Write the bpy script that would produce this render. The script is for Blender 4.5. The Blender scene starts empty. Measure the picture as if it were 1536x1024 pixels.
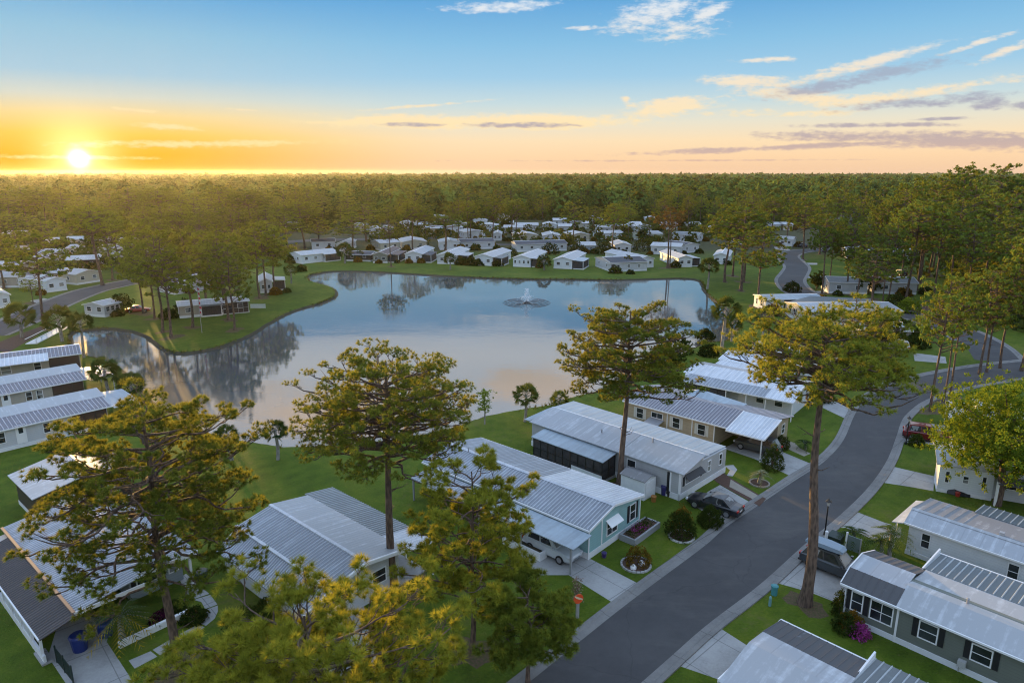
import bpy, math, random
import numpy as np
from mathutils import Vector, geometry
sc = bpy.context.scene
COL = sc.collection
rad = math.radians
random.seed(7)
# ---------------------------------------------------------------- survey helpers: photo pixel -> ground point
FPX, CX, CY, HY, HC = 1024.0, 768.0, 512.0, 258.0, 28.0
PIT = math.atan((CY - HY) / FPX)
def ray(px, py):
    u = (px - CX) / FPX; v = (CY - py) / FPX
    return u, math.cos(PIT) + v * math.sin(PIT), -math.sin(PIT) + v * math.cos(PIT)
def G(px, py, h=0.0):
    a, b, c = ray(px, py); t = (h - HC) / c
    return a * t, b * t
def atY(px, py, Y):
    a, b, c = ray(px, py); t = Y / b
    return a * t, HC + c * t
def srgb(r, g, b):
    f = lambda c: ((c / 255 + .055) / 1.055) ** 2.4 if c > 10 else c / 255 / 12.92
    return f(r), f(g), f(b)
# ---------------------------------------------------------------- objects
def tag(o, label=None, cat=None, group=None, kind=None):
    if label: o['label'] = label
    if cat: o['category'] = cat
    if group: o['group'] = group
    if kind: o['kind'] = kind
    return o
def thing(name, label, cat, loc=(0, 0, 0), rz=0.0, group=None):
    o = bpy.data.objects.new(name, None); COL.objects.link(o)
    o.location = loc; o.rotation_euler = (0, 0, rz); o.empty_display_size = .3
    return tag(o, label, cat, group)
def link(name, me, parent=None):
    o = bpy.data.objects.new(name, me); COL.objects.link(o)
    if parent: o.parent = parent
    return o
def np_mesh(name, V, F, mats, tint=None, smooth=False, midx=None):
    V = np.asarray(V, dtype=np.float32); F = np.asarray(F, dtype=np.int32)
    me = bpy.data.meshes.new(name); k = F.shape[1]; n = len(F)
    me.vertices.add(len(V)); me.vertices.foreach_set('co', V.ravel())
    me.loops.add(n * k); me.loops.foreach_set('vertex_index', F.ravel())
    me.polygons.add(n); me.polygons.foreach_set('loop_start', np.arange(0, n * k, k, dtype=np.int32))
    if smooth: me.polygons.foreach_set('use_smooth', np.ones(n, dtype=bool))
    if tint is not None:
        a = me.attributes.new('tint', 'FLOAT', 'POINT'); a.data.foreach_set('value', np.asarray(tint, dtype=np.float32))
    if midx is not None: me.polygons.foreach_set('material_index', np.asarray(midx, dtype=np.int32))
    me.update(calc_edges=True)
    for m in (mats if isinstance(mats, (list, tuple)) else [mats]): me.materials.append(m)
    return me
class MB:
    def __init__(s): s.v = []; s.f = []; s.m = []
    def add(s, vs, fs, mi=0):
        b = len(s.v); s.v += [tuple(p) for p in vs]; s.f += [tuple(i + b for i in f) for f in fs]; s.m += [mi] * len(fs); return s
    def box(s, x0, x1, y0, y1, z0, z1, mi=0):
        vs = [(x, y, z) for z in (z0, z1) for x, y in ((x0, y0), (x1, y0), (x1, y1), (x0, y1))]
        return s.add(vs, [(3, 2, 1, 0), (4, 5, 6, 7), (0, 1, 5, 4), (1, 2, 6, 5), (2, 3, 7, 6), (3, 0, 4, 7)], mi)
    def slab(s, p, th, mi=0):          # four top points, thickness downwards
        q = [(a, b, c - th) for a, b, c in p]
        return s.add(list(p) + q, [(0, 1, 2, 3), (7, 6, 5, 4), (0, 4, 5, 1), (1, 5, 6, 2), (2, 6, 7, 3), (3, 7, 4, 0)], mi)
    def prism(s, poly, z0, z1, mi=0):
        n = len(poly); vs = [(x, y, z0) for x, y in poly] + [(x, y, z1) for x, y in poly]
        return s.add(vs, [tuple(range(n - 1, -1, -1)), tuple(range(n, 2 * n))] + [(i, (i + 1) % n, n + (i + 1) % n, n + i) for i in range(n)], mi)
    def extr(s, prof, u0, u1, mi=0):   # (v,z) profile extruded along u
        n = len(prof); vs = [(u0, a, b) for a, b in prof] + [(u1, a, b) for a, b in prof]
        return s.add(vs, [tuple(range(n - 1, -1, -1)), tuple(range(n, 2 * n))] + [(i, (i + 1) % n, n + (i + 1) % n, n + i) for i in range(n)], mi)
    def tube(s, pts, rs, n=6, mi=0, cap=True):
        pts = [Vector(p) for p in pts]; rings = []
        for i, p in enumerate(pts):
            d = (pts[min(i + 1, len(pts) - 1)] - pts[max(i - 1, 0)]).normalized()
            a = d.cross(Vector((0, 0, 1)) if abs(d.z) < .9 else Vector((1, 0, 0))).normalized(); b = d.cross(a)
            r = rs[i] if hasattr(rs, '__len__') else rs
            rings.append([p + (a * math.cos(6.2832 * k / n) + b * math.sin(6.2832 * k / n)) * r for k in range(n)])
        vs = [q for r in rings for q in r]; fs = []
        for i in range(len(pts) - 1):
            for k in range(n): fs.append((i * n + k, i * n + (k + 1) % n, (i + 1) * n + (k + 1) % n, (i + 1) * n + k))
        if cap: fs += [tuple(range(n - 1, -1, -1)), tuple((len(pts) - 1) * n + k for k in range(n))]
        return s.add(vs, fs, mi)
    def lathe(s, prof, c=(0, 0, 0), n=12, mi=0):
        vs = [(c[0] + r * math.cos(6.2832 * k / n), c[1] + r * math.sin(6.2832 * k / n), c[2] + z) for r, z in prof for k in range(n)]
        fs = [(i * n + k, i * n + (k + 1) % n, (i + 1) * n + (k + 1) % n, (i + 1) * n + k) for i in range(len(prof) - 1) for k in range(n)]
        fs += [tuple(range(n - 1, -1, -1)), tuple((len(prof) - 1) * n + k for k in range(n))]
        return s.add(vs, fs, mi)
    def build(s, name, mats, parent=None, smooth=False):
        me = bpy.data.meshes.new(name); me.from_pydata(s.v, [], s.f)
        for m in (mats if isinstance(mats, (list, tuple)) else [mats]): me.materials.append(m)
        if any(s.m): me.polygons.foreach_set('material_index', s.m)
        if smooth: me.polygons.foreach_set('use_smooth', [True] * len(s.f))
        me.update(); return link(name, me, parent)
# ---------------------------------------------------------------- materials
def nd(nt, typ, **kw):
    n = nt.nodes.new('ShaderNode' + typ)
    for k, v in kw.items():
        if k.startswith('_'): setattr(n, k[1:], v)
        else:
            key = int(k[1:]) if k[0] == 'i' and k[1:].isdigit() else k.replace('_', ' ')
            s = n.inputs[key]
            if isinstance(v, bpy.types.NodeSocket): nt.links.new(v, s)
            else: s.default_value = v
    return n
def ramp(nt, fac, stops, interp='LINEAR'):
    n = nt.nodes.new('ShaderNodeValToRGB'); n.color_ramp.interpolation = interp
    e = n.color_ramp.elements
    while len(e) < len(stops): e.new(.5)
    for i, (p, c) in enumerate(stops):
        e[i].position = p; e[i].color = (*c, 1) if len(c) == 3 else c
    nt.links.new(fac, n.inputs[0]); return n.outputs[0]
def mix(nt, f, a, b, mode='MIX'):
    n = nt.nodes.new('ShaderNodeMix'); n.data_type = 'RGBA'; n.blend_type = mode
    for s, v in ((n.inputs[0], f), (n.inputs[6], a), (n.inputs[7], b)):
        if isinstance(v, bpy.types.NodeSocket): nt.links.new(v, s)
        else: s.default_value = v if not hasattr(v, '__len__') or len(v) == 4 else (*v, 1)
    return n.outputs[2]
def mathn(nt, op, a, b=None, c=None, clamp=False):
    n = nt.nodes.new('ShaderNodeMath'); n.operation = op; n.use_clamp = clamp
    for i, v in enumerate((a, b, c)):
        if v is None: continue
        if isinstance(v, bpy.types.NodeSocket): nt.links.new(v, n.inputs[i])
        else: n.inputs[i].default_value = v
    return n.outputs[0]
def new_mat(name):
    m = bpy.data.materials.new(name); m.use_nodes = True
    nt = m.node_tree; return m, nt, nt.nodes['Principled BSDF']
def scaled(nt, sc_=(1, 1, 1), out='Object'):
    tc = nt.nodes.new('ShaderNodeTexCoord')
    return nd(nt, 'Mapping', Vector=tc.outputs[out], Scale=sc_).outputs[0]
def noise(nt, vec, scale, detail=4, rough=.55):
    return nd(nt, 'TexNoise', Vector=vec, Scale=scale, Detail=detail, Roughness=rough).outputs[0]
def bump(nt, b, h, strength=.3, dist=.05):
    n = nd(nt, 'Bump', Height=h, Strength=strength, Distance=dist); nt.links.new(n.outputs[0], b.inputs['Normal'])
_mc = {}
def plain(name, col, rough=.6, metal=0.0, var=.12, spec=.5):
    if name in _mc: return _mc[name]
    m, nt, b = new_mat(name)
    n = noise(nt, scaled(nt), 3.0, 5)
    c = mix(nt, n, tuple(x * (1 - var) for x in col), tuple(min(1, x * (1 + var)) for x in col))
    nt.links.new(c, b.inputs['Base Color'])
    b.inputs['Roughness'].default_value = rough; b.inputs['Metallic'].default_value = metal
    b.inputs['Specular IOR Level'].default_value = spec
    _mc[name] = m; return m
def metal_roof(name, col, dirt=(.12, .12, .13), amount=.35, rough=.38, pitch=0.0):
    """painted sheet metal: streaks run down the slope (local y), blotches of mildew"""
    if name in _mc: return _mc[name]
    m, nt, b = new_mat(name)
    st = noise(nt, scaled(nt, (3.2, .25, .25)), 1.0, 5)
    bl = mathn(nt, 'ADD', mathn(nt, 'MULTIPLY', noise(nt, scaled(nt), .5, 5, .65), .5), mathn(nt, 'MULTIPLY', noise(nt, scaled(nt), 2.6, 5, .7), .5))
    s = mathn(nt, 'MULTIPLY', mathn(nt, 'SUBTRACT', mathn(nt, 'ADD', st, bl), 1.05 - amount), 2.9, clamp=True)
    s = mathn(nt, 'MULTIPLY', s, .25 + amount)
    c = mix(nt, s, col, dirt)
    if pitch:
        w = nd(nt, 'SeparateXYZ', i0=scaled(nt)).outputs[0]
        w = mathn(nt, 'FRACT', mathn(nt, 'DIVIDE', w, pitch))
        w = mathn(nt, 'LESS_THAN', w, .06)
        c = mix(nt, mathn(nt, 'MULTIPLY', w, .35), c, tuple(x * .4 for x in col))
    nt.links.new(c, b.inputs['Base Color']); b.inputs['Roughness'].default_value = rough
    bump(nt, b, mathn(nt, 'ADD', st, bl), .12, .03)
    _mc[name] = m; return m
def siding(name, col, pitch=.2):
    if name in _mc: return _mc[name]
    m, nt, b = new_mat(name)
    z = nd(nt, 'SeparateXYZ', i0=scaled(nt)).outputs[2]
    f = mathn(nt, 'FRACT', mathn(nt, 'DIVIDE', z, pitch))
    n = noise(nt, scaled(nt, (1, 1, .4)), 1.2, 5)
    c = mix(nt, n, tuple(x * .82 for x in col), tuple(min(.92, x * 1.1) for x in col))
    c = mix(nt, mathn(nt, 'MULTIPLY', mathn(nt, 'LESS_THAN', f, .1), .35), c, tuple(x * .45 for x in col))
    nt.links.new(c, b.inputs['Base Color']); b.inputs['Roughness'].default_value = .55
    bump(nt, b, f, .4, .02)
    _mc[name] = m; return m
def leafmat(name, c0, c1, trans=(.3, .28, .03), tw=.35, rnd=.25):
    m, nt, b = new_mat(name); nt.nodes.remove(b)
    t = nd(nt, 'Attribute', _attribute_name='tint').outputs['Fac']
    oi = nt.nodes.new('ShaderNodeObjectInfo')
    r = mathn(nt, 'MULTIPLY', mathn(nt, 'SUBTRACT', oi.outputs['Random'], .5), rnd * 2)
    f = mathn(nt, 'ADD', t, r, clamp=True)
    c = mix(nt, f, c0, c1)
    d = nd(nt, 'BsdfDiffuse', Color=c)
    tr = nd(nt, 'BsdfTranslucent', Color=mix(nt, f, tuple(x * .6 for x in trans), trans))
    ms = nd(nt, 'MixShader', Fac=tw, i1=d.outputs[0], i2=tr.outputs[0])
    nt.links.new(ms.outputs[0], nt.nodes['Material Output'].inputs[0]); return m
def barkmat(name, c0, c1):
    m, nt, b = new_mat(name)
    n = noise(nt, scaled(nt, (5, 5, .9)), 1.6, 6, .7)
    v = nd(nt, 'TexVoronoi', Vector=scaled(nt, (7, 7, 2)), Scale=1.0).outputs[0]
    f = mathn(nt, 'MULTIPLY', n, mathn(nt, 'ADD', v, .55))
    nt.links.new(ramp(nt, f, [(.25, c0), (.7, c1)]), b.inputs['Base Color']); b.inputs['Roughness'].default_value = .9
    bump(nt, b, f, .8, .06); return m

WHITE = plain('white_paint', (.72, .74, .76), .45)
TRIM = plain('white_trim', (.78, .79, .8), .4, var=.05)
DARK = plain('dark_paint', (.02, .021, .024), .5)
BLACKM = plain('black_metal', (.012, .013, .014), .4)
SCREEN = plain('dark_screen', (.04, .04, .043), .8, var=.95)
BROWNSCREEN = plain('brown_screen', (.055, .035, .03), .8)
GREYMETAL = plain('grey_metal', (.3, .31, .33), .45)
CONC = None
def glass():
    m, nt, b = new_mat('window_glass')
    n = noise(nt, scaled(nt), .7, 3)
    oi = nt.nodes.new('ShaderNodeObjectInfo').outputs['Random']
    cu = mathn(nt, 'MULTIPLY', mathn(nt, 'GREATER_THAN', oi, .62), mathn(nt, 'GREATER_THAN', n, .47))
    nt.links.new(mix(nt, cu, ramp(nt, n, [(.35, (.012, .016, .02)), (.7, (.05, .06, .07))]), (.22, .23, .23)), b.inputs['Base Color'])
    b.inputs['Roughness'].default_value = .06; b.inputs['Specular IOR Level'].default_value = .6; return m
GLASS = glass()
def asphalt():
    m, nt, b = new_mat('asphalt')
    g = scaled(nt); n1 = noise(nt, g, .12, 5); n2 = noise(nt, g, 14, 3); n3 = noise(nt, scaled(nt, (1, 1, 1)), .9, 6, .7)
    f = mathn(nt, 'ADD', mathn(nt, 'MULTIPLY', n1, .55), mathn(nt, 'ADD', mathn(nt, 'MULTIPLY', n2, .15), mathn(nt, 'MULTIPLY', n3, .3)))
    c = ramp(nt, f, [(.3, (.034, .034, .037)), (.7, (.08, .079, .08))])
    v = nd(nt, 'TexVoronoi', Vector=nd(nt, 'VectorMath', _operation='ADD', i0=g, i1=nd(nt, 'TexNoise', Vector=g, Scale=.6, Detail=4).outputs[1]).outputs[0], Scale=.11, _feature='DISTANCE_TO_EDGE').outputs[0]
    c = mix(nt, mathn(nt, 'MULTIPLY', mathn(nt, 'LESS_THAN', v, .003), .25), c, (.016, .016, .018))
    oil = mathn(nt, 'MULTIPLY', mathn(nt, 'SUBTRACT', noise(nt, g, .45, 5, .7), .6), 6, clamp=True)
    c = mix(nt, mathn(nt, 'MULTIPLY', oil, .45), c, (.022, .022, .023))
    dust = mathn(nt, 'MULTIPLY', mathn(nt, 'SUBTRACT', noise(nt, scaled(nt, (.5, 1.3, 1)), .22, 6, .7), .53), 5, clamp=True)
    c = mix(nt, mathn(nt, 'MULTIPLY', dust, .5), c, (.12, .115, .105))
    nt.links.new(c, b.inputs['Base Color']); b.inputs['Roughness'].default_value = .8; bump(nt, b, n2, .25, .01); return m
def concrete(name='concrete', col=(.36, .36, .35)):
    m, nt, b = new_mat(name)
    g = scaled(nt); n1 = noise(nt, g, .35, 6, .65); n2 = noise(nt, g, 6, 4)
    f = mathn(nt, 'ADD', mathn(nt, 'MULTIPLY', n1, .75), mathn(nt, 'MULTIPLY', n2, .25))
    c = ramp(nt, f, [(.28, tuple(x * .62 for x in col)), (.55, col), (.75, tuple(x * 1.18 for x in col))])
    r_ = nd(nt, 'SeparateXYZ', i0=nd(nt, 'Mapping', Vector=g, Rotation=(0, 0, rad(47))).outputs[0])
    for ax in (0, 1):
        j = mathn(nt, 'LESS_THAN', mathn(nt, 'FRACT', mathn(nt, 'DIVIDE', r_.outputs[ax], 3.1 if ax else 3.6)), .018)
        c = mix(nt, mathn(nt, 'MULTIPLY', j, .6), c, tuple(x * .3 for x in col))
    st = mathn(nt, 'MULTIPLY', mathn(nt, 'SUBTRACT', noise(nt, g, .9, 6, .75), .57), 6, clamp=True)
    c = mix(nt, mathn(nt, 'MULTIPLY', st, .4), c, tuple(x * .4 for x in col))
    nt.links.new(c, b.inputs['Base Color'])
    b.inputs['Roughness'].default_value = .85; bump(nt, b, n2, .15, .01); return m
def groundmat():
    m, nt, b = new_mat('ground')
    g = scaled(nt)
    n0 = noise(nt, g, .018, 4); n1 = noise(nt, g, .09, 5, .6); n2 = noise(nt, g, .7, 6, .7); n3 = noise(nt, scaled(nt, (1, 1.6, 1)), 5, 4, .7)
    n4 = noise(nt, g, 1.6, 3, .6)
    f = mathn(nt, 'ADD', mathn(nt, 'ADD', mathn(nt, 'MULTIPLY', n1, .4), mathn(nt, 'MULTIPLY', n2, .33)), mathn(nt, 'MULTIPLY', n3, .27))
    lawn = ramp(nt, f, [(.36, (.032, .056, .004)), (.5, (.07, .115, .006)), (.62, (.135, .165, .013))])
    worn = mathn(nt, 'MULTIPLY', mathn(nt, 'SUBTRACT', mathn(nt, 'ADD', mathn(nt, 'MULTIPLY', n1, .6), mathn(nt, 'MULTIPLY', n4, .4)), .54), 6, clamp=True)
    lawn = mix(nt, mathn(nt, 'MULTIPLY', worn, .7), lawn, (.15, .12, .05))
    mow = nd(nt, 'SeparateXYZ', i0=nd(nt, 'Mapping', Vector=g, Rotation=(0, 0, .75), Scale=(.55, .55, 1)).outputs[0]).outputs[0]
    mow = mathn(nt, 'GREATER_THAN', mathn(nt, 'FRACT', mathn(nt, 'ADD', mow, mathn(nt, 'MULTIPLY', n2, .35))), .5)
    lawn = mix(nt, mathn(nt, 'MULTIPLY', mow, .14), lawn, (.13, .17, .02))
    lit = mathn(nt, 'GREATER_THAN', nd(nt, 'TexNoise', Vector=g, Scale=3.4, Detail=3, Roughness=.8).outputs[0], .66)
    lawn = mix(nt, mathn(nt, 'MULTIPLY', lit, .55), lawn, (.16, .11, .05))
    floor = ramp(nt, mathn(nt, 'ADD', mathn(nt, 'MULTIPLY', n0, .5), mathn(nt, 'MULTIPLY', n2, .5)), [(.35, (.03, .042, .012)), (.55, (.07, .07, .03)), (.7, (.1, .085, .045))])
    y = nd(nt, 'SeparateXYZ', i0=g).outputs[1]
    far = mathn(nt, 'MULTIPLY', mathn(nt, 'SUBTRACT', mathn(nt, 'ADD', y, mathn(nt, 'MULTIPLY', n0, 60)), 255), .03, clamp=True)
    nt.links.new(mix(nt, far, lawn, floor), b.inputs['Base Color']); b.inputs['Roughness'].default_value = .9
    b.inputs['Specular IOR Level'].default_value = .2
    bump(nt, b, mathn(nt, 'ADD', n3, n2), .9, .1); return m
def watermat():
    m, nt, b = new_mat('water')
    b.inputs['Base Color'].default_value = (.03, .038, .04, 1); b.inputs['IOR'].default_value = 2.8; b.inputs['Roughness'].default_value = .025
    g = scaled(nt)
    p = mathn(nt, 'MULTIPLY', mathn(nt, 'SUBTRACT', noise(nt, g, .03, 3), .47), 5, clamp=True)
    w1 = noise(nt, scaled(nt, (.8, 2.2, 1)), .9, 4, .55); w2 = noise(nt, scaled(nt, (1, 1.6, 1)), .12, 3)
    h = mathn(nt, 'ADD', mathn(nt, 'MULTIPLY', w1, mathn(nt, 'ADD', mathn(nt, 'MULTIPLY', p, .15), .03)), mathn(nt, 'MULTIPLY', w2, .25))
    bump(nt, b, h, .16, .35)
    gl = nd(nt, 'BsdfGlossy', Color=(.95, .95, .95, 1), Roughness=.42)
    ms = nd(nt, 'MixShader', Fac=mathn(nt, 'ADD', mathn(nt, 'MULTIPLY', p, .06), .045), i1=b.outputs[0], i2=gl.outputs[0])
    nt.links.new(ms.outputs[0], nt.nodes['Material Output'].inputs[0]); return m
ASPH, CONC, GROUND, WATER = asphalt(), concrete(), groundmat(), watermat()
KERBM = concrete('kerb_concrete', (.21, .205, .195))
MULCH = plain('mulch', (.09, .05, .035), .95, var=.5)
SOIL = plain('bank_soil', (.045, .04, .022), .95, var=.5)
SANDY = plain('pale_sand', (.3, .27, .22), .95, var=.2)
NEEDLE = leafmat('pine_needles', (.055, .1, .02), (.23, .285, .04), (.6, .52, .06), .28)
NEEDLE_GOLD = leafmat('sun_gold_needles', (.09, .135, .02), (.36, .37, .045), (.7, .6, .06), .3)  # golden sunlight put into the colour, over these pines' own yellow-green
NEEDLE_FAR = leafmat('pine_needles_distant', (.05, .095, .02), (.2, .28, .046), (.55, .48, .05), .26, .28)
BROWNED = leafmat('browned_needles', (.09, .06, .02), (.25, .16, .06), (.4, .25, .05), .3)
LEAF = leafmat('broad_leaves', (.06, .115, .015), (.19, .26, .028), (.42, .5, .04), .3)
SHRUB = leafmat('shrub_leaves', (.012, .03, .008), (.06, .085, .018), (.2, .22, .03), .2)
SHRUBY = leafmat('orange_tinged_leaves', (.05, .045, .012), (.24, .14, .02), (.35, .2, .02), .25)
PALMLEAF = leafmat('palm_fronds', (.018, .042, .012), (.08, .115, .03), (.22, .25, .04), .18)
DRYFROND = leafmat('dry_fronds', (.2, .16, .015), (.5, .36, .03), (.4, .3, .03), .3)
FLOWERM = leafmat('pink_flowers', (.25, .03, .16), (.5, .1, .35), (.4, .05, .3), .2)
BARK = barkmat('pine_bark', (.035, .024, .02), (.17, .115, .085))
PALMBARK = barkmat('palm_bark', (.12, .115, .105), (.36, .34, .31))
# ---------------------------------------------------------------- trees
def np_tube(VV, FF, pts, rs, n=6):
    pts = np.asarray(pts, float); m = len(pts); base = sum(len(a) for a in VV)
    d = np.gradient(pts, axis=0); d /= np.linalg.norm(d, axis=1, keepdims=True) + 1e-9
    ref = np.where(np.abs(d[:, 2:3]) < .9, np.array([[0, 0, 1.]]), np.array([[1., 0, 0]]))
    a = np.cross(d, ref); a /= np.linalg.norm(a, axis=1, keepdims=True) + 1e-9; b = np.cross(d, a)
    th = np.arange(n) * 2 * np.pi / n; rs = np.broadcast_to(np.asarray(rs, float), (m,))
    ring = pts[:, None, :] + rs[:, None, None] * (a[:, None, :] * np.cos(th)[None, :, None] + b[:, None, :] * np.sin(th)[None, :, None])
    VV.append(ring.reshape(-1, 3))
    i = np.arange(m - 1)[:, None] * n; k = np.arange(n)[None, :]; k2 = (k + 1) % n
    FF.append((np.stack([i + k, i + k2, i + n + k2, i + n + k], -1).reshape(-1, 4)) + base)
def tufts_mesh(name, rng, C, D, nn, ln, wd, mat, tint, spread=1.0, leaf=False, flat=False):
    """needle tufts: nn slim triangles (or leaf quads) round each centre C, biased along D"""
    T = len(C)
    d = rng.normal(size=(T, nn, 3)); d /= np.linalg.norm(d, axis=2, keepdims=True)
    d = d * spread + D[:, None, :] * .75; d /= np.linalg.norm(d, axis=2, keepdims=True) + 1e-9
    L = ln * rng.uniform(.6, 1.15, (T, nn, 1))
    side = np.cross(d, D[:, None, :] + rng.normal(0, .28, (T, nn, 3)) if flat else rng.normal(size=(T, nn, 3)))
    if flat: d = np.cross(D[:, None, :] + rng.normal(0, .3, (T, nn, 3)), side); d /= np.linalg.norm(d, axis=2, keepdims=True) + 1e-9
    side /= np.linalg.norm(side, axis=2, keepdims=True) + 1e-9
    c = C[:, None, :]
    tt = np.clip(tint[:, None] + rng.normal(0, .12, (T, nn)), 0, 1)
    if leaf:
        c = c + d * L * rng.uniform(.2, 1.0, (T, nn, 1)); up = np.cross(side, d)
        V = np.stack([c - d * wd, c + side * wd * .6, c + d * wd, c - side * wd * .6], 2).reshape(-1, 3)
        F = np.arange(T * nn * 4).reshape(-1, 4); tv = np.repeat(tt.ravel(), 4)
    else:
        V = np.stack([c + side * wd, c - side * wd, c + d * L], 2).reshape(-1, 3)
        F = np.arange(T * nn * 3).reshape(-1, 3); tv = np.repeat(tt.ravel(), 3)
    return np_mesh(name, V, F, mat, tv)
def pine_meshes(seed, h, r0, cb, R, nl=16, nsub=5, ntw=4, nn=30, ln=.3, wd=.016, lean=(0, 0), shape='dome', tri=False, mat=None, droop=0.0, gaps=.12, twn=True, asym=(0, 0), pad=.16, stubs=3, inner=.3, sinu=.06, low=None, fc=None, rough=1.0):
    """trunk with sinuous limbs that end on a lumpy crown shell; pads of needle tufts at the limb ends"""
    rng = np.random.default_rng(seed); VV, FF = [], []
    N = 16; t = np.linspace(0, 1, N); wob = rng.uniform(-1, 1, 4)
    X = lean[0] * t ** 1.2 + h * .008 * (wob[0] * np.sin(t * 4) + wob[1] * np.sin(t * 9))
    Y = lean[1] * t ** 1.2 + h * .008 * (wob[2] * np.sin(t * 4.5) + wob[3] * np.sin(t * 8))
    X -= X[0]; Y -= Y[0]
    path = np.stack([X, Y, t * h * .97], 1)
    rr = r0 * (1 - .8 * t ** 1.25) * (1 + .45 * np.exp(-t * h / .45))
    np_tube(VV, FF, path, rr, 10 if not tri else 6)
    at = lambda z: np.array([np.interp(z, path[:, 2], path[:, 0]), np.interp(z, path[:, 2], path[:, 1]), z])
    f = fc if fc is not None else {'dome': .34, 'umbrella': .45, 'oval': .42}[shape]
    zc = cb + f * (h - cb); up = h - zc; dn = zc - cb
    C, D = [], []
    az0 = rng.uniform(0, 6.28); lob = rng.uniform(0, 6.28, 4)
    for i in range(nl):
        q = (i + .5) / nl
        cphi = 1 - q * (low or (1.72 if shape != 'umbrella' else 1.5))          # equal area down to below the equator
        cphi = float(np.clip(cphi + rng.uniform(-.05, .05), -.75, .995)); sphi = math.sqrt(1 - cphi * cphi)
        az = az0 + i * 2.39996 + rng.uniform(-.3, .3)
        rad_ = 1 + rough * (.13 * math.sin(3 * az + lob[0]) + .1 * math.sin(2 * az + 4 * cphi + lob[1]) + rng.uniform(-.12, .1))
        if i % 3 == 2 and inner: rad_ *= 1 - inner * rng.uniform(.6, 1.3)
        rad_ *= 1 + (asym[0] * math.cos(az) + asym[1] * math.sin(az)) * sphi
        ctr = at(zc)
        hx = R * sphi ** .78 * rad_; ze = zc + cphi * (up if cphi > 0 else dn) * min(1.06, rad_)
        ex = np.array([ctr[0] + math.cos(az) * hx, ctr[1] + math.sin(az) * hx, ze])
        zs = min(ze - .28 * hx + droop * .55 * hx * (cphi < .35), h * .93)
        zs = max(zs, cb * .96 + .12 * (h - cb) * rng.uniform(0, 1)) if cphi > -.2 else max(zs, cb * .93)
        zs = min(zs, h * .93); o = at(zs); L = np.linalg.norm(ex - o)
        hd = np.array([math.cos(az), math.sin(az), 0]); sdv = np.array([-math.sin(az), math.cos(az), 0])
        s = np.linspace(0, 1, 9)[:, None]; ctl = o + hd * hx * .55 + np.array([0, 0, (ze - zs) * (.22 if cphi > 0 else .75) + droop * .1 * hx])
        P = (1 - s) ** 2 * o + 2 * s * (1 - s) * ctl + s ** 2 * ex
        P = P + sdv * (np.sin(s * rng.uniform(3, 8) + rng.uniform(0, 6)) - np.sin(0)) * sinu * L * np.sin(s * 3.1) + np.array([0, 0, 1]) * np.sin(s * rng.uniform(4, 9)) * .025 * L * np.sin(s * 3.1)
        rb = max(.018, min(r0 * .42, .02 + L * .017)); s1 = s[:, 0]
        np_tube(VV, FF, P, rb * (1 - .82 * s1), 6 if not tri else 3)
        for k in range(nsub):
            fr = .40 + .60 * (k + rng.uniform(.1, .9)) / nsub; fr = min(fr, 1)
            p = np.array([np.interp(fr, s1, P[:, j]) for j in range(3)])
            a2 = az + (1 if k % 2 else -1) * rng.uniform(.3, 1.15) * (1.2 - .5 * fr)
            l2 = (L * .22 * (1.3 - .5 * fr) + .3) * rng.uniform(.65, 1.25)
            e = p + np.array([math.cos(a2) * l2, math.sin(a2) * l2, l2 * rng.uniform(.1, .75)])
            m = p * .55 + e * .45 + np.array([0, 0, -.1 * l2])
            if not tri or k % 2 == 0: np_tube(VV, FF, [p, m, e], np.array([.5, .34, .1]) * rb, 4 if not tri else 3)
            if rng.uniform() < gaps: continue
            rp = (.2 + (.062 if tri else .08) * R) * rng.uniform(.7, 1.25) * (1.1 - .25 * fr); pc = p + (e - p) * .85 + np.array([0, 0, .1 * rp])
            out = (pc - ctr) / (np.linalg.norm(pc - ctr) + 1e-6)
            for w in range(ntw):
                n_ = rng.normal(size=3); n_ /= np.linalg.norm(n_); n_ = n_ + out * .35; n_[2] = n_[2] * .8 + .25
                c = pc + n_ * np.array([rp, rp, rp * pad * 3.4]) * rng.uniform(.55, 1.0)
                dv = n_ * .9 + out * .3 + np.array([0, 0, .45])
                C.append(c); D.append(dv / np.linalg.norm(dv))
                if not tri and twn and w % 3 == 0: np_tube(VV, FF, [p + (e - p) * .5, c], [.012, .005], 3)
    for k in range(stubs):
        z0 = cb * rng.uniform(.7, 1.0); a = rng.uniform(0, 6.28); L = rng.uniform(.4, 1.6); o = at(z0)
        np_tube(VV, FF, [o, o + np.array([math.cos(a) * L * .6, math.sin(a) * L * .6, .15]), o + np.array([math.cos(a + .3) * L, math.sin(a + .3) * L, rng.uniform(-.1, .5)])], [.05, .03, .01], 4)
    C = np.array(C); D = np.array(D)
    tint = np.clip(.45 + rng.normal(0, .2, len(C)), 0, 1)
    tr = np_mesh('trunk', np.concatenate(VV), np.concatenate(FF), BARK, smooth=True)
    cr = tufts_mesh('crown', rng, C, D, nn, ln, wd, mat or NEEDLE, tint, flat=tri)
    return tr, cr
def put_tree(name, tr, cr, loc, label, cat='pine', group=None, scale=(1, 1, 1), rz=0.0):
    o = thing(name, label, cat, loc, rz, group); o.scale = scale
    link('trunk', tr, o); link('crown', cr, o); return o
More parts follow.
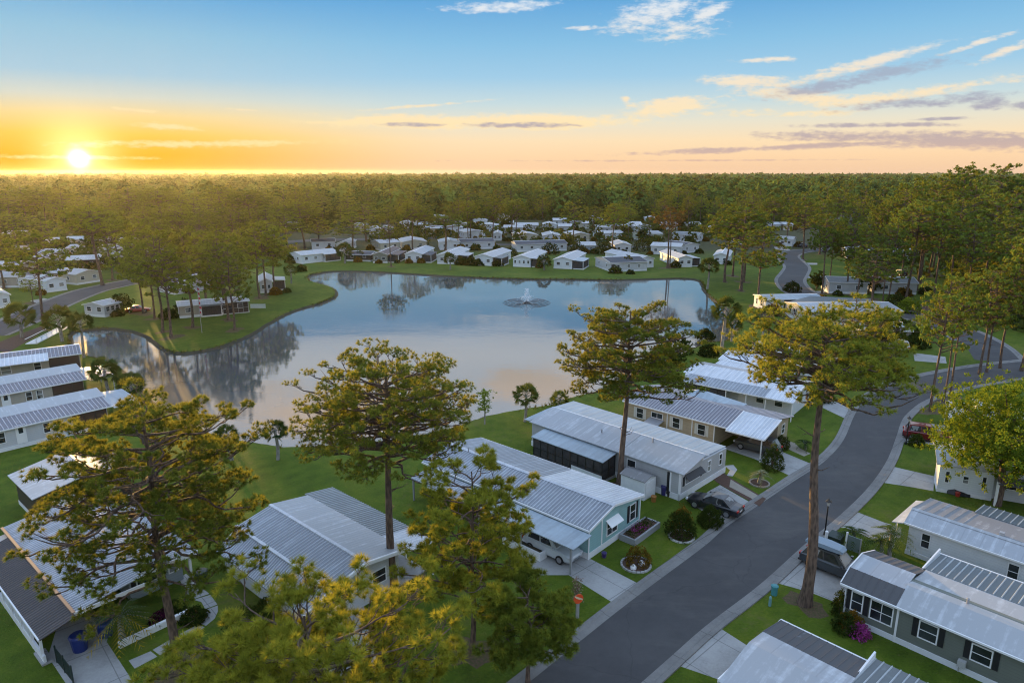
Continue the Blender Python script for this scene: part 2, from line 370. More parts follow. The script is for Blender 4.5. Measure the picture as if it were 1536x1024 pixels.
def hero_pine(bx, by, tx, ty, label, seed, Rpx, cbpy, name='pine_tree', dY=0.0, **kw):
    X, Y = G(bx, by); xt, h = atY(tx, ty, Y + dY)
    _, cb = atY(tx, cbpy, Y + dY)
    R = Rpx * math.hypot(Y, 10) / FPX
    tr, cr = pine_meshes(seed, h, kw.pop('r0', .26), cb, R, lean=(xt - X, dY), **kw)
    return put_tree(name, tr, cr, (X, Y, 0), label)
# shared middle-distance pines: eight builds at 18 m high, crown radius 4.5 m
PROTO = []
for i in range(8):
    sh = ['dome', 'umbrella', 'dome', 'oval'][i % 4]
    cb = [8.4, 10.6, 8.0, 6.4, 9.4, 10.8, 7.4, 8.0][i]
    PROTO.append(pine_meshes(100 + i, 18.0, .24, cb, 4.5, nl=62 + i % 3 * 5, nsub=3, ntw=8, nn=6, ln=.36, wd=.125, shape=sh, tri=True, mat=NEEDLE_FAR, gaps=.06, pad=.2, lean=(random.uniform(-.9, .9), random.uniform(-.6, .6)), rough=.9, inner=.22, stubs=2))
WOODP = []
for i in range(5):
    WOODP.append(pine_meshes(140 + i, 18.0, .24, [5.5, 7.5, 6.5, 8.5, 4.5][i], 5.0, nl=50, nsub=3, ntw=7, nn=5, ln=.45, wd=.19, shape=['oval', 'dome', 'dome', 'umbrella', 'oval'][i], tri=True, mat=NEEDLE_FAR, gaps=.04, pad=.2, rough=1.0, inner=.22, stubs=0))
BROWNP = pine_meshes(131, 18.0, .3, 12.0, 4.5, nl=24, nsub=4, ntw=5, nn=8, ln=.5, wd=.1, shape='umbrella', tri=True, mat=BROWNED, gaps=.15)
NP = [0]; PINES = []
def mid_pine(X, Y, h, R, label, group, proto=None, rz=None, name='pine_tree'):
    k = NP[0]; NP[0] += 1
    tr, cr = proto or PROTO[(k * 5 + k // 8) % 8]
    PINES.append((X, Y))
    return put_tree(name, tr, cr, (X, Y, 0), label, 'pine', group, (R / 4.5, R / 4.5, h / 18.0), random.uniform(0, 6.28) if rz is None else rz)
def pine_px(bx, by, ty, wpx, label, group=None, proto=None, tx=None):
    X, Y = G(bx, by); _, h = atY(bx if tx is None else tx, ty, Y)
    return mid_pine(X, Y, h, max(1.2, wpx * Y / FPX / 2), label, group, proto)
def pine_top(tx, ty, Y, wpx, label, group=None, proto=None):
    X, h = atY(tx, ty, Y); return mid_pine(X, Y, h, wpx * Y / FPX / 2, label, group, proto)
# broadleaf, palms, shrubs
def broadleaf_meshes(seed, h, R, cb, n=900, nn=16, lw=.13, mat=None, r0=.25):
    rng = np.random.default_rng(seed); VV, FF = [], []
    path = np.array([[0, 0, 0], [.1, 0, cb * .5], [.0, .15, cb], [.2, .1, (cb + h) / 2]])
    np_tube(VV, FF, path, [r0 * 1.3, r0, r0 * .8, r0 * .4], 8)
    C, D = [], []; nb = 13
    cen = np.array([0, 0, (cb + h) / 2])
    for i in range(nb):
        az = i * 2.4; q = (i + .5) / nb; zz = cb * .9 + (h - cb) * (.1 + .75 * q); r = R * math.sqrt(max(.1, 1 - (2 * q - 1) ** 2)) * rng.uniform(.75, 1.05)
        o = np.array([0, 0, cb * .85 + (h - cb) * .3 * q]); e = np.array([math.cos(az) * r, math.sin(az) * r, zz])
        np_tube(VV, FF, [o, (o + e) / 2 + np.array([0, 0, .5]), e], [r0 * .4, r0 * .22, .03], 5)
        for k in range(n // nb):
            f = rng.uniform(.35, 1.0); sp = .2 + .17 * R
            C.append(o + (e - o) * f + rng.normal(0, sp, 3) * np.array([1, 1, .8])); D.append((C[-1] - cen) / (np.linalg.norm(C[-1] - cen) + 1e-6))
    C = np.array(C); D = np.array(D); tint = np.clip(.5 + rng.normal(0, .22, len(C)), 0, 1)
    return np_mesh('trunk', np.concatenate(VV), np.concatenate(FF), BARK, smooth=True), tufts_mesh('crown', rng, C, D, nn, .4, lw, mat or LEAF, tint, leaf=True)
def fan_palm_meshes(seed, h, R=1.35, n=32, r0=.16):
    rng = np.random.default_rng(seed); VV, FF = [], []
    t = np.linspace(0, 1, 8)
    p = np.stack([.15 * np.sin(t * 2 + seed), .1 * np.sin(t * 3), t * h], 1); np_tube(VV, FF, p, r0 * (1.25 - .35 * t), 8)
    top = p[-1]; LV, LF, TT = [], [], []
    for i in range(n):
        az = i * 2.4 + rng.uniform(-.2, .2); el = math.asin(1 - 1.62 * (i + .5) / n)
        d = np.array([math.cos(az) * math.cos(el), math.sin(az) * math.cos(el), math.sin(el)])
        pe = top + d * R * rng.uniform(.5, .75); np_tube(VV, FF, [top, pe], [.02, .012], 3)
        s = np.cross(d, [0, 0, 1.]); s /= np.linalg.norm(s) + 1e-6; u = np.cross(s, d); ro = rng.uniform(-1.2, 1.2); s, u = s * math.cos(ro) + u * math.sin(ro), u * math.cos(ro) - s * math.sin(ro)
        tint = rng.uniform(.15, .85)
        for k in range(11):
            a = (k - 5) / 5 * 1.1; dd = d * math.cos(a) + s * math.sin(a) + u * .12 * math.cos(a * 2)
            tip = pe + dd * R * .6 * rng.uniform(.8, 1.1) + np.array([0, 0, -.1 * R * (1 - math.cos(a) * .4)])
            mid = pe + dd * R * .36; wv = (s * math.cos(a) - d * math.sin(a)) * R * .04
            b = len(LV); LV += [pe, mid + wv, tip, mid - wv]; LF.append((b, b + 1, b + 2, b + 3)); TT += [tint] * 4
    return np_mesh('trunk', np.concatenate(VV), np.concatenate(FF), PALMBARK, smooth=True), np_mesh('crown', LV, LF, PALMLEAF, TT)
def frond_palm_meshes(seed, h, R=1.6, n=20, r0=.1, mat=None, dry=0):
    rng = np.random.default_rng(seed); VV, FF = [], []
    t = np.linspace(0, 1, 6); p = np.stack([.1 * np.sin(t * 2 + seed), 0 * t, t * h], 1); np_tube(VV, FF, p, r0 * (1.3 - .4 * t), 8)
    top = p[-1]; LV, LF, TT, MI = [], [], [], []
    for i in range(n + dry):
        az = i * 2.4 + rng.uniform(-.2, .2); el = rng.uniform(.1, 1.3) if i < n else rng.uniform(-.7, -.2)
        L = R * rng.uniform(.8, 1.1); s_ = np.linspace(0, 1, 12); tint = rng.uniform(.2, .9)
        hor = np.array([math.cos(az), math.sin(az), 0]); sd = np.array([-math.sin(az), math.cos(az), 0])
        q = top + hor[None] * (L * math.cos(el) * s_ + .25 * L * s_ ** 2)[:, None] + np.array([0, 0, 1.])[None] * (L * math.sin(el) * s_ - .75 * L * s_ ** 2.2)[:, None]
        np_tube(VV, FF, q[::3], [.02, .015, .01, .006], 3)
        for k in range(1, 12):
            dr = q[k] - q[k - 1]; dr = dr / np.linalg.norm(dr); ll = .42 * R * math.sin(math.pi * (.12 + .8 * s_[k])) ** .8
            for sg in (-1, 1):
                tip = q[k] + (sd * sg * .8 + dr * .75) * ll * .7 + np.array([0, 0, -.18 * ll]); b = len(LV)
                LV += [q[k] - dr * .045, q[k] + dr * .045, tip]; LF.append((b, b + 1, b + 2)); TT += [tint] * 3; MI.append(0 if i < n else 1)
    return np_mesh('trunk', np.concatenate(VV), np.concatenate(FF), PALMBARK, smooth=True), np_mesh('crown', LV, LF, [mat or PALMLEAF, DRYFROND], TT, midx=MI)
def shrub_mesh(seed, rx, ry, rz, n=500, nn=5, lw=.06, mat=None, fill=.35):
    rng = np.random.default_rng(seed)
    d = rng.normal(size=(n, 3)); d /= np.linalg.norm(d, axis=1, keepdims=True); d[:, 2] = np.abs(d[:, 2]) * 1.0 - .12
    lump = 1 + .16 * np.sin(d[:, 0] * 5 + seed) * np.cos(d[:, 1] * 6) + .1 * np.sin(d[:, 2] * 9 + d[:, 0] * 7)
    r = (1 - fill * rng.uniform(0, 1, n) ** 2) * lump
    C = d * r[:, None] * np.array([rx, ry, rz]); C[:, 2] = np.maximum(C[:, 2] + rz * .12, .04)
    return tufts_mesh('leaves', rng, C, d, nn, .16, lw, mat or SHRUB, np.clip(.45 + rng.normal(0, .25, n), 0, 1), leaf=True)
def shrub(name, label, loc, r, seed, mat=None, cat='bush', group=None, n=500, lw=.06, hz=None):
    o = thing(name, label, cat, (loc[0], loc[1], 0), random.uniform(0, 6.28), group)
    link('foliage', shrub_mesh(seed, r, r, hz or r, n=n, lw=lw, mat=mat), o)
    VV, FF = [], []
    for k in range(4): np_tube(VV, FF, [(0, 0, 0), (.3 * r * math.cos(k * 1.6), .3 * r * math.sin(k * 1.6), .8 * (hz or r))], [.05, .015], 4)
    link('stem', np_mesh('stem', np.concatenate(VV), np.concatenate(FF), BARK), o); return o
# ---------------------------------------------------------------- manufactured homes
class Home:
    def __init__(s, name, label, cat, O, ang, group=None):
        s.o = thing(name, label, cat, (O[0], O[1], 0), rad(ang), group)
    def wall(s, prof, u0, u1, mat, name='wall'):
        return MB().extr(prof, u0, u1).build(name, mat, s.o)
    def box(s, name, b, mat): return MB().box(*b).build(name, mat, s.o)
    def roof(s, p, mat, rib=0.0, name='roof', th=.07, ribh=.035, ribw=.045, ribmat=None):
        """p: eave start, eave end, ridge end, ridge start; ribs run eave to ridge"""
        b = MB().slab(p, th); P = [Vector(q) for q in p]
        if rib:
            n = max(2, int((P[1] - P[0]).length / rib))
            nz = (P[1] - P[0]).cross(P[3] - P[0]).normalized()
            if nz.z < 0: nz = -nz
            for i in range(n + 1):
                f = min(.998, max(.002, i / n)); a = P[0].lerp(P[1], f); c = P[3].lerp(P[2], f); w = (P[1] - P[0]).normalized() * ribw
                a0, c0 = a - nz * .004, c - nz * .004
                b.add([a0 - w, a0 - w * .4 + nz * ribh, a0 + w * .4 + nz * ribh, a0 + w, c0 - w, c0 - w * .4 + nz * ribh, c0 + w * .4 + nz * ribh, c0 + w],
                      [(0, 4, 5, 1), (1, 5, 6, 2), (2, 6, 7, 3), (0, 1, 2, 3), (7, 6, 5, 4)], 1)
        r = b.build(name, [mat, RIBS.get(mat.name, mat)] if rib else mat, s.o)
        return r
    def bar(s, name, p, q, w, h, mat):
        p, q = Vector(p), Vector(q); d = (q - p).normalized(); a = d.cross(Vector((0, 0, 1))).normalized() * w / 2; b = Vector((0, 0, h / 2))
        vs = [x + y for x in (p, q) for y in (-a - b, a - b, a + b, -a + b)]
        return MB().add(vs, [(3, 2, 1, 0), (4, 5, 6, 7), (0, 1, 5, 4), (1, 2, 6, 5), (2, 3, 7, 6), (3, 0, 4, 7)]).build(name, mat, s.o)
    def fp(s, face, c, a, z, d):     # point on a face: along a, height z, outwards d
        sg = 1 if face[1] == '+' else -1
        return (c + sg * d, a, z) if face[0] == 'u' else (a, c + sg * d, z)
    def fbox(s, b, face, c, a0, a1, z0, z1, d0, d1, mi=0):
        p, q = s.fp(face, c, a0, z0, d0), s.fp(face, c, a1, z1, d1)
        return b.box(min(p[0], q[0]), max(p[0], q[0]), min(p[1], q[1]), max(p[1], q[1]), z0, z1, mi)
    def win(s, face, c, a, z, w, h, grid='h', shut=None, frame=None, awn=None, pane=None, name='window'):
        frame = frame or TRIM; t = .07; b = MB(); x0, x1, z0, z1 = a - w / 2, a + w / 2, z - h / 2, z + h / 2
        s.fbox(b, face, c, x0, x1, z0, z0 + t, -.02, .06); s.fbox(b, face, c, x0, x1, z1 - t, z1, -.02, .06)
        s.fbox(b, face, c, x0, x0 + t, z0 + t, z1 - t, -.02, .06); s.fbox(b, face, c, x1 - t, x1, z0 + t, z1 - t, -.02, .06)
        if 'h' in grid: s.fbox(b, face, c, x0 + t, x1 - t, z - .02, z + .02, -.02, .05)
        if 'v' in grid: s.fbox(b, face, c, a - .02, a + .02, z0 + t, z1 - t, -.02, .045)
        if '3' in grid:
            for f in (-.17, .17): s.fbox(b, face, c, a + f * w - .02, a + f * w + .02, z0 + t, z1 - t, -.02, .045)
        f = b.build(name, frame, s.o)
        g = MB(); s.fbox(g, face, c, x0 + t, x1 - t, z0 + t, z1 - t, -.015, .025); g.build('pane', pane or GLASS, f)
        if shut:
            for sx in (x0 - .32, x1 + .04):
                g = MB(); s.fbox(g, face, c, sx, sx + .28, z0, z1, -.02, .05); g.build('shutter', shut, s.o)
        if awn:
            A = [s.fp(face, c, x0 - .1, z1 + .15, .0), s.fp(face, c, x1 + .1, z1 + .15, .0), s.fp(face, c, x1 + .1, z1 - .25, .55), s.fp(face, c, x0 - .1, z1 - .25, .55)]
            MB().slab(A, .04).build('window_awning', awn, s.o)
        return f
    def door(s, face, c, a, w=.9, h=2.0, z0=.45, mat=None):
        b = MB(); s.fbox(b, face, c, a - w / 2, a + w / 2, z0, z0 + h, -.02, .05); d = b.build('door', mat or TRIM, s.o)
        g = MB(); s.fbox(g, face, c, a - .2, a + .2, z0 + h * .55, z0 + h * .85, .045, .058); g.build('door_pane', GLASS, d)
        return d
    def post(s, u, v, z1, z0=0.0, w=.1, mat=None):
        return MB().box(u - w / 2, u + w / 2, v - w / 2, v + w / 2, z0, z1).build('post', mat or TRIM, s.o)
    def screen(s, face, c, a0, a1, z0, z1, n, mat=None, fr=None, mid=True):
        b = MB(); s.fbox(b, face, c, a0, a1, z0, z1, -.03, -.01); p = b.build('screen_panel', mat or SCREEN, s.o)
        b = MB()
        for i in range(n + 1):
            x = a0 + (a1 - a0) * i / n; s.fbox(b, face, c, x - .03, x + .03, z0, z1, -.04, .03)
        for z in ([z0 + .03, (z0 + z1) / 2 - .1, z1 - .03] if mid else [z0 + .03, z1 - .03]): s.fbox(b, face, c, min(a0, a1), max(a0, a1), z - .03, z + .03, -.045, .025)
        b.build('screen_frame', fr or BLACKM, p); return p
    def gable(s, u0, u1, vL, vR, ze, zr, wallmat, rm, rib=(0, 0), vr=None, o=.25, skirt=True, zeR=None, skm=None):
        """vL > vR; ridge along u"""
        vr = (vL + vR) / 2 if vr is None else vr; zeR = ze if zeR is None else zeR
        e = .06
        s.wall([(vL - o, 0), (vL - o, ze - e), (vr, zr - e - .02), (vR + o, zeR - e), (vR + o, 0)], u0 + o, u1 - o, wallmat)
        rm = rm if isinstance(rm, (tuple, list)) else (rm, rm)
        s.roof([(u0, vL, ze), (u1, vL, ze), (u1, vr, zr), (u0, vr, zr)], rm[0], rib[0])
        s.roof([(u1, vR, zeR), (u0, vR, zeR), (u0, vr + .002, zr), (u1, vr + .002, zr)], rm[1], rib[1])
        b = MB(); b.extr([(vr - .18, zr - .015), (vr, zr + .05), (vr + .18, zr - .015)], u0 - .01, u1 + .01); b.build('ridge_cap', TRIM, s.o)
        for ue in (u0, u1):
            b = MB(); d = .025 if ue == u1 else -.025
            for (va, za, vb, zb) in ((vL, ze, vr, zr), (vr, zr, vR, zeR)):
                b.add([(ue - d, va, za + .02), (ue + d, va, za + .02), (ue + d, vb, zb + .02), (ue - d, vb, zb + .02), (ue - d, va, za - .14), (ue + d, va, za - .14), (ue + d, vb, zb - .14), (ue - d, vb, zb - .14)],
                      [(0, 1, 2, 3), (7, 6, 5, 4), (0, 4, 5, 1), (1, 5, 6, 2), (2, 6, 7, 3), (3, 7, 4, 0)])
            b.build('fascia', TRIM, s.o)
        for (va, za, sg) in ((vL, ze, 1), (vR, zeR, -1)):
            MB().box(u0 + .02, u1 - .02, va - .02 if sg > 0 else va - .09, va + .09 if sg > 0 else va + .02, za - .13, za - .01).build('gutter', TRIM, s.o)
        if skirt:
            b = MB(); a = .03
            b.box(u0 + o - a, u1 - o + a, vR + o - a, vL - o + a, -.02, .5); b.build('skirting', skm or WHITE, s.o)
def sep(b, name, m, parent):      # one part per box
    for i in range(0, len(b.v), 8): MB().add(b.v[i:i + 8], [(3, 2, 1, 0), (4, 5, 6, 7), (0, 1, 5, 4), (1, 2, 6, 5), (2, 3, 7, 6), (3, 0, 4, 7)]).build(name, m, parent)
SIL = metal_roof('silver_ribbed_metal', (.36, .4, .45), (.14, .15, .17), .42, .36)
SILB = metal_roof('bright_ribbed_metal', (.6, .63, .68), (.3, .32, .35), .22, .35)
BLUEMET = metal_roof('smooth_blue_grey_metal', (.36, .44, .5), (.2, .23, .26), .25, .4)
WHT = metal_roof('white_coated_roof', (.6, .63, .66), (.26, .27, .28), .42, .45)
WHTP = metal_roof('white_panel_roof', (.58, .62, .66), (.24, .25, .27), .42, .42, pitch=1.2)
WEATH = metal_roof('weathered_panel_roof', (.4, .4, .41), (.035, .035, .038), .6, .75)
WEATHL = metal_roof('stained_white_roof', (.55, .57, .59), (.13, .13, .14), .5, .6, pitch=.9)
AWNR = metal_roof('grey_awning_pans', (.25, .29, .3), (.1, .11, .115), .5, .55)
STRIPE = metal_roof('streaked_ribbed_metal', (.34, .35, .39), (.11, .1, .12), .5, .45)
DBROWN = metal_roof('dark_brown_ribbed_metal', (.075, .06, .058), (.03, .026, .026), .4, .5)
RIBS = {'silver_ribbed_metal': metal_roof('silver_rib_crests', (.56, .6, .66), (.26, .28, .31), .32, .34), 'bright_ribbed_metal': metal_roof('bright_rib_crests', (.8, .82, .84), (.45, .46, .48), .2, .32),  # most crests paler than pans: rib shine and shade put into the colour
        'weathered_panel_roof': metal_roof('weathered_seams', (.3, .3, .31), (.05, .05, .055), .6, .7), 'grey_awning_pans': metal_roof('pale_awning_seams', (.5, .54, .56), (.25, .27, .28), .3, .5),
        'streaked_ribbed_metal': metal_roof('streaked_rib_crests', (.7, .72, .77), (.3, .28, .3), .4, .4), 'dark_brown_ribbed_metal': metal_roof('dark_rib_crests', (.13, .11, .105), (.05, .045, .045), .4, .5)}
DGREY = plain('dark_grey_shingle', (.075, .078, .09), .85, var=.3)
BROWNSH = plain('brown_shingle', (.15, .115, .105), .85, var=.25)
TEALW = siding('teal_siding', (.27, .46, .47)); GREYW = siding('grey_siding', (.44, .45, .46)); TANW = siding('tan_siding', (.46, .38, .27), .4)
OLIVE = siding('olive_grey_siding', (.17, .19, .165)); WHITEW = siding('white_siding', (.68, .72, .76)); CREAMW = siding('cream_siding', (.5, .47, .38)); DARKW = siding('dark_brown_siding', (.045, .038, .035), .35)
BLUEGW = siding('blue_grey_siding', (.32, .37, .4)); GREYGR = siding('grey_green_siding', (.22, .24, .22)); BEIGEW = siding('beige_siding', (.4, .37, .32)); LTGREY = siding('light_grey_siding', (.55, .57, .6)); PALEG = siding('pale_green_siding', (.5, .55, .45))
SHUT = plain('black_shutters', (.016, .017, .022), .5); SHUTG = plain('grey_shutters', (.35, .38, .42), .5); SHUTW = plain('pale_shutters', (.62, .62, .58), .5)

# --- teal home in the middle of the near row
H = Home('mobile_home', 'teal walled home with silver ribbed gable roof and white car under its carport', 'mobile home', (5.7, 45.1), 138.3)
H.wall([(-.25, 0), (-.25, 2.53), (-3.2, 3.33), (-7.35, 2.53), (-7.35, 0)], .25, 18.2, TEALW)
H.roof([(0, 0, 2.6), (18.5, 0, 2.6), (18.5, -3.2, 3.42), (0, -3.2, 3.42)], SIL, .3)
H.roof([(18.5, -7.6, 2.6), (7.2, -7.6, 2.6), (7.2, -3.198, 3.42), (18.5, -3.198, 3.42)], SIL, .3)
H.roof([(7.19, -7.6, 2.61), (0, -7.6, 2.61), (0, -3.198, 3.425), (7.19, -3.198, 3.425)], SILB, .3)
MB().extr([(-3.42, 3.405), (-3.2, 3.47), (-2.98, 3.405)], -.02, 18.52).build('ridge_cap', SILB, H.o)
for (a, za, b_, zb) in ((0.03, 2.6, -3.2, 3.42), (-3.2, 3.42, -7.63, 2.6)):
    MB().add([(-.04, a, za + .03), (.02, a, za + .03), (.02, b_, zb + .03), (-.04, b_, zb + .03), (-.04, a, za - .16), (.02, a, za - .16), (.02, b_, zb - .16), (-.04, b_, zb - .16)],
             [(0, 1, 2, 3), (7, 6, 5, 4), (0, 4, 5, 1), (1, 5, 6, 2), (2, 6, 7, 3), (3, 7, 4, 0)]).build('fascia', TRIM, H.o)
MB().box(.22, 18.23, -7.38, -.22, -.02, .5).build('skirting', WHITE, H.o)
MB().box(0, 18.5, .0, .1, 2.42, 2.56).build('gutter', TRIM, H.o); MB().box(0, 18.5, -7.7, -7.6, 2.46, 2.58).build('gutter', TRIM, H.o)
H.roof([(-.25, 2.35, 2.18), (9.5, 2.35, 2.18), (9.5, .12, 2.36), (-.25, .12, 2.36)], BLUEMET, 0, 'carport_roof')
H.roof([(11, 2.3, 2.1), (17.4, 2.3, 2.1), (17.4, .12, 2.34), (11, .12, 2.34)], SIL, .3, 'rear_awning')
for u in (0.05, 4.8, 9.2, 11.2, 17.2): H.post(u, 2.2, 2.12, mat=GREYMETAL, w=.13)
H.win('u-', .25, -3.3, 1.5, 1.5, 1.25, 'hv', awn=TRIM); H.win('u-', .25, -6.25, 1.55, .9, 1.45, 'h', SHUT)
b = MB(); H.fbox(b, 'u-', .25, -.3, -.18, .0, 2.5, 0, .04); H.fbox(b, 'u-', .25, -1.98, -1.86, .5, 2.85, 0, .04); H.fbox(b, 'u-', .25, -7.42, -7.3, 0, 2.5, 0, .04); sep(b, 'corner_trim', TRIM, H.o)
H.win('v+', -.25, 7.2, 1.5, 1.2, 1.1); H.door('v+', -.25, 9.6); H.win('v+', -.25, 13.5, 1.5, 1.6, 1.1, 'hv')
MB().lathe([(.05, 0), (.05, .35), (.09, .36), (.02, .42)], (15.6, -3.0, 3.4), 8).build('roof_vent', GREYMETAL, H.o)
# --- grey home
H = Home('mobile_home', 'light grey home with white three-part roof and dark screened porch behind the teal home', 'mobile home', (14.8, 54.3), 135.2)
H.wall([(-.3, 0), (-.3, 2.62), (-3.6, 3.32), (-4.3, 2.6), (-8.5, 2.5), (-8.5, 0)], .5, 18.2, GREYW)
H.roof([(0, 0, 2.7), (6.9, 0, 2.7), (6.9, -3.6, 3.42), (0, -3.6, 3.42)], WHT, 0)
H.roof([(6.9, 0, 2.72), (18.3, 0, 2.72), (18.3, -3.6, 3.45), (6.9, -3.6, 3.45)], WHTP, 0)
H.roof([(18.3, -4.3, 3.2), (0, -4.3, 3.2), (0, -3.598, 3.44), (18.3, -3.598, 3.44)], SILB, .5)
H.roof([(19.6, -8.75, 2.55), (.7, -8.75, 2.55), (.7, -4.2, 2.75), (19.6, -4.2, 2.75)], BLUEMET, .9, 'flat_roof', ribh=.015)
H.roof([(18.9, -.6, 2.5), (19.6, -.6, 2.5), (19.6, -4.2, 2.74), (18.9, -4.2, 2.74)], BLUEMET, 0, 'rear_eave')
H.wall([(-4.25, 2.6), (-4.25, 3.25), (-4.0, 3.3), (-4.0, 2.6)], .5, 18.0, TRIM, 'clerestory')
MB().box(.45, 18.25, -8.55, -.25, -.02, .55).build('skirting', WHITE, H.o)
H.roof([(7.2, 1.95, 2.2), (16.2, 1.95, 2.2), (16.2, -.28, 2.55), (7.2, -.28, 2.55)], BLUEMET, .9, 'porch_roof', ribh=.015)
H.screen('v+', 1.8, 7.4, 16.0, .25, 2.12, 9); H.screen('u-', 7.4, -.2, 1.75, .25, 2.2, 2); H.screen('u+', 16.0, -.2, 1.75, .25, 2.2, 2)
MB().box(7.3, 16.1, -.25, 1.85, 0, .22).build('porch_floor', CONC, H.o)
MB().box(7.35, 11.0, 1.83, 1.87, .25, .75).build('kick_panel', WHITE, H.o)
H.win('v+', -.3, 5.6, 1.55, 1.0, 1.5, 'h', pane=None); H.win('u-', .5, -2.4, 1.6, 2.6, .85, 'v', SHUT, awn=DARK); H.win('u-', .5, -5.3, 1.7, .6, 1.1); H.win('u-', .5, -7.4, 1.7, .6, 1.2)
b = MB(); H.fbox(b, 'v+', -.3, .45, .6, 0, 2.6, 0, .05); H.fbox(b, 'u-', .5, -.42, -.28, 0, 2.6, 0, .05); H.fbox(b, 'v+', -.3, 1.35, 1.5, .3, 2.4, 0, .06); sep(b, 'corner_trim', TRIM, H.o)
b = MB(); H.fbox(b, 'v+', -.3, 1.55, 1.75, .25, 2.35, 0, .09); b.build('downpipe', BLACKM, H.o)
for u, v, z in ((5.2, -3.1, 3.34), (10.4, -2.0, 3.1)): MB().lathe([(.07, -.05), (.07, .3), (.12, .31), (.03, .4)], (u, v, z), 8).build('roof_vent', GREYMETAL, H.o)
# --- tan home
H = Home('mobile_home', 'tan walled home with long streaked ribbed roof sheltering a dark grey car', 'mobile home', (24.4, 62.8), 137.2)
H.wall([(-.9, 0), (-.9, 2.5), (-4.2, 3.35), (-8.2, 2.5), (-8.2, 0)], 5.2, 16.0, TANW)
H.wall([(-5.4, 0), (-5.4, 2.9), (-8.2, 2.5), (-8.2, 0)], .4, 5.2, TANW)
H.roof([(3.7, -.6, 2.6), (16.5, -.6, 2.6), (16.5, -4.2, 3.45), (3.7, -4.2, 3.45)], STRIPE, .36, ribh=.05)
H.roof([(16.5, -8.6, 2.6), (0, -8.6, 2.6), (0, -4.198, 3.45), (16.5, -4.198, 3.45)], STRIPE, .36, ribh=.05)
H.roof([(-.3, -.2, 2.5), (3.69, -.2, 2.5), (3.69, -4.2, 3.46), (-.3, -4.2, 3.46)], SILB, .36, 'carport_roof')
b = MB()
for u in (-.33, 3.66): b.add([(u - .05, -.2, 2.55), (u + .05, -.2, 2.55), (u + .05, -4.2, 3.53), (u - .05, -4.2, 3.53), (u - .05, -.2, 2.38), (u + .05, -.2, 2.38), (u + .05, -4.2, 3.36), (u - .05, -4.2, 3.36)], [(0, 1, 2, 3), (7, 6, 5, 4), (0, 4, 5, 1), (1, 5, 6, 2), (2, 6, 7, 3), (3, 7, 4, 0)])
b.build('fascia', TRIM, H.o)
MB().box(3.7, 16.5, -.6, -.5, 2.45, 2.58).build('gutter', TRIM, H.o); MB().box(-.3, 3.7, -.2, -.1, 2.36, 2.48).build('gutter', TRIM, H.o)
MB().box(5.15, 16.05, -8.25, -.85, -.02, .4).build('skirting', TANW, H.o)
for a in (6.7, 9.7, 14.3): H.win('v+', -.9, a, 1.5, .95, 1.25, 'h', SHUTW)
H.win('v+', -.9, 12.1, 1.75, 1.5, .7, 'v')
H.roof([(11.2, .7, 1.1), (13.0, .7, 1.1), (13.0, -.88, 1.35), (11.2, -.88, 1.35)], GREYMETAL, 0, 'lean_to_cover')
for u, v in ((0, -.4), (5.2, -.75)): H.post(u, v, 2.45)
b = MB(); H.fbox(b, 'v+', -.9, 10.75, 10.87, .1, 2.5, 0, .05); H.fbox(b, 'v+', -.9, 7.75, 7.87, .1, 2.5, 0, .05); sep(b, 'downpipe', TRIM, H.o)
H.win('u-', .4, -6.8, 1.6, .8, 1.1)
# hipped white roof between
H = Home('hipped_pavilion', 'small pavilion with white pyramid roof between the tan home and its neighbour', 'pavilion', (22.6, 73.9), 137.2)
H.roof([(-3.6, 2.0, 2.75), (3.9, 2.0, 2.75), (1.5, 0, 3.75), (.6, 0, 3.75)], BLUEMET, 0); H.roof([(3.9, -1.7, 2.75), (-3.6, -1.7, 2.75), (.6, .0, 3.75), (1.5, .0, 3.75)], WHT, 0)
MB().add([(3.9, 2, 2.75), (3.9, -1.7, 2.75), (1.5, 0, 3.75), (3.9, 2, 2.68), (3.9, -1.7, 2.68)], [(0, 1, 2), (0, 3, 4, 1)]).build('roof_end', WHT, H.o)
MB().add([(-3.6, -1.7, 2.75), (-3.6, 2, 2.75), (.6, 0, 3.75), (-3.6, -1.7, 2.68), (-3.6, 2, 2.68)], [(0, 1, 2), (0, 3, 4, 1)]).build('roof_end', BLUEMET, H.o)
H.wall([(-1.5, 0), (-1.5, 2.7), (1.8, 2.7), (1.8, 0)], -3.2, 3.6, WHITEW)
H.win('v+', 1.8, -1, 1.4, 1.2, 1.1)
# --- home four with porch and carport
H = Home('mobile_home', 'white home with silver double-pitch roof and open front carport beside the tall leaning pine', 'mobile home', (32.2, 74.1), 141.2)
H.wall([(-1.9, 0), (-1.9, 2.7), (-5.6, 3.25), (-8.6, 2.6), (-8.6, 0)], .6, 14.2, WHITEW)
H.roof([(0, 0, 2.4), (3.2, 0, 2.4), (3.2, -2.2, 2.82), (0, -2.2, 2.82)], SILB, .4, 'carport_roof'); H.roof([(3.25, 0, 2.4), (13.6, 0, 2.4), (13.6, -2.2, 2.82), (3.25, -2.2, 2.82)], SIL, .4, 'porch_roof')
H.roof([(0.2, -2.21, 2.84), (14.6, -2.21, 2.84), (14.6, -5.7, 3.35), (.2, -5.7, 3.35)], SILB, .6); H.roof([(14.6, -8.9, 2.75), (.2, -8.9, 2.75), (.2, -5.702, 3.36), (14.6, -5.702, 3.36)], WHTP)
MB().box(0, 13.6, .0, .08, 2.26, 2.38).build('gutter', TRIM, H.o)
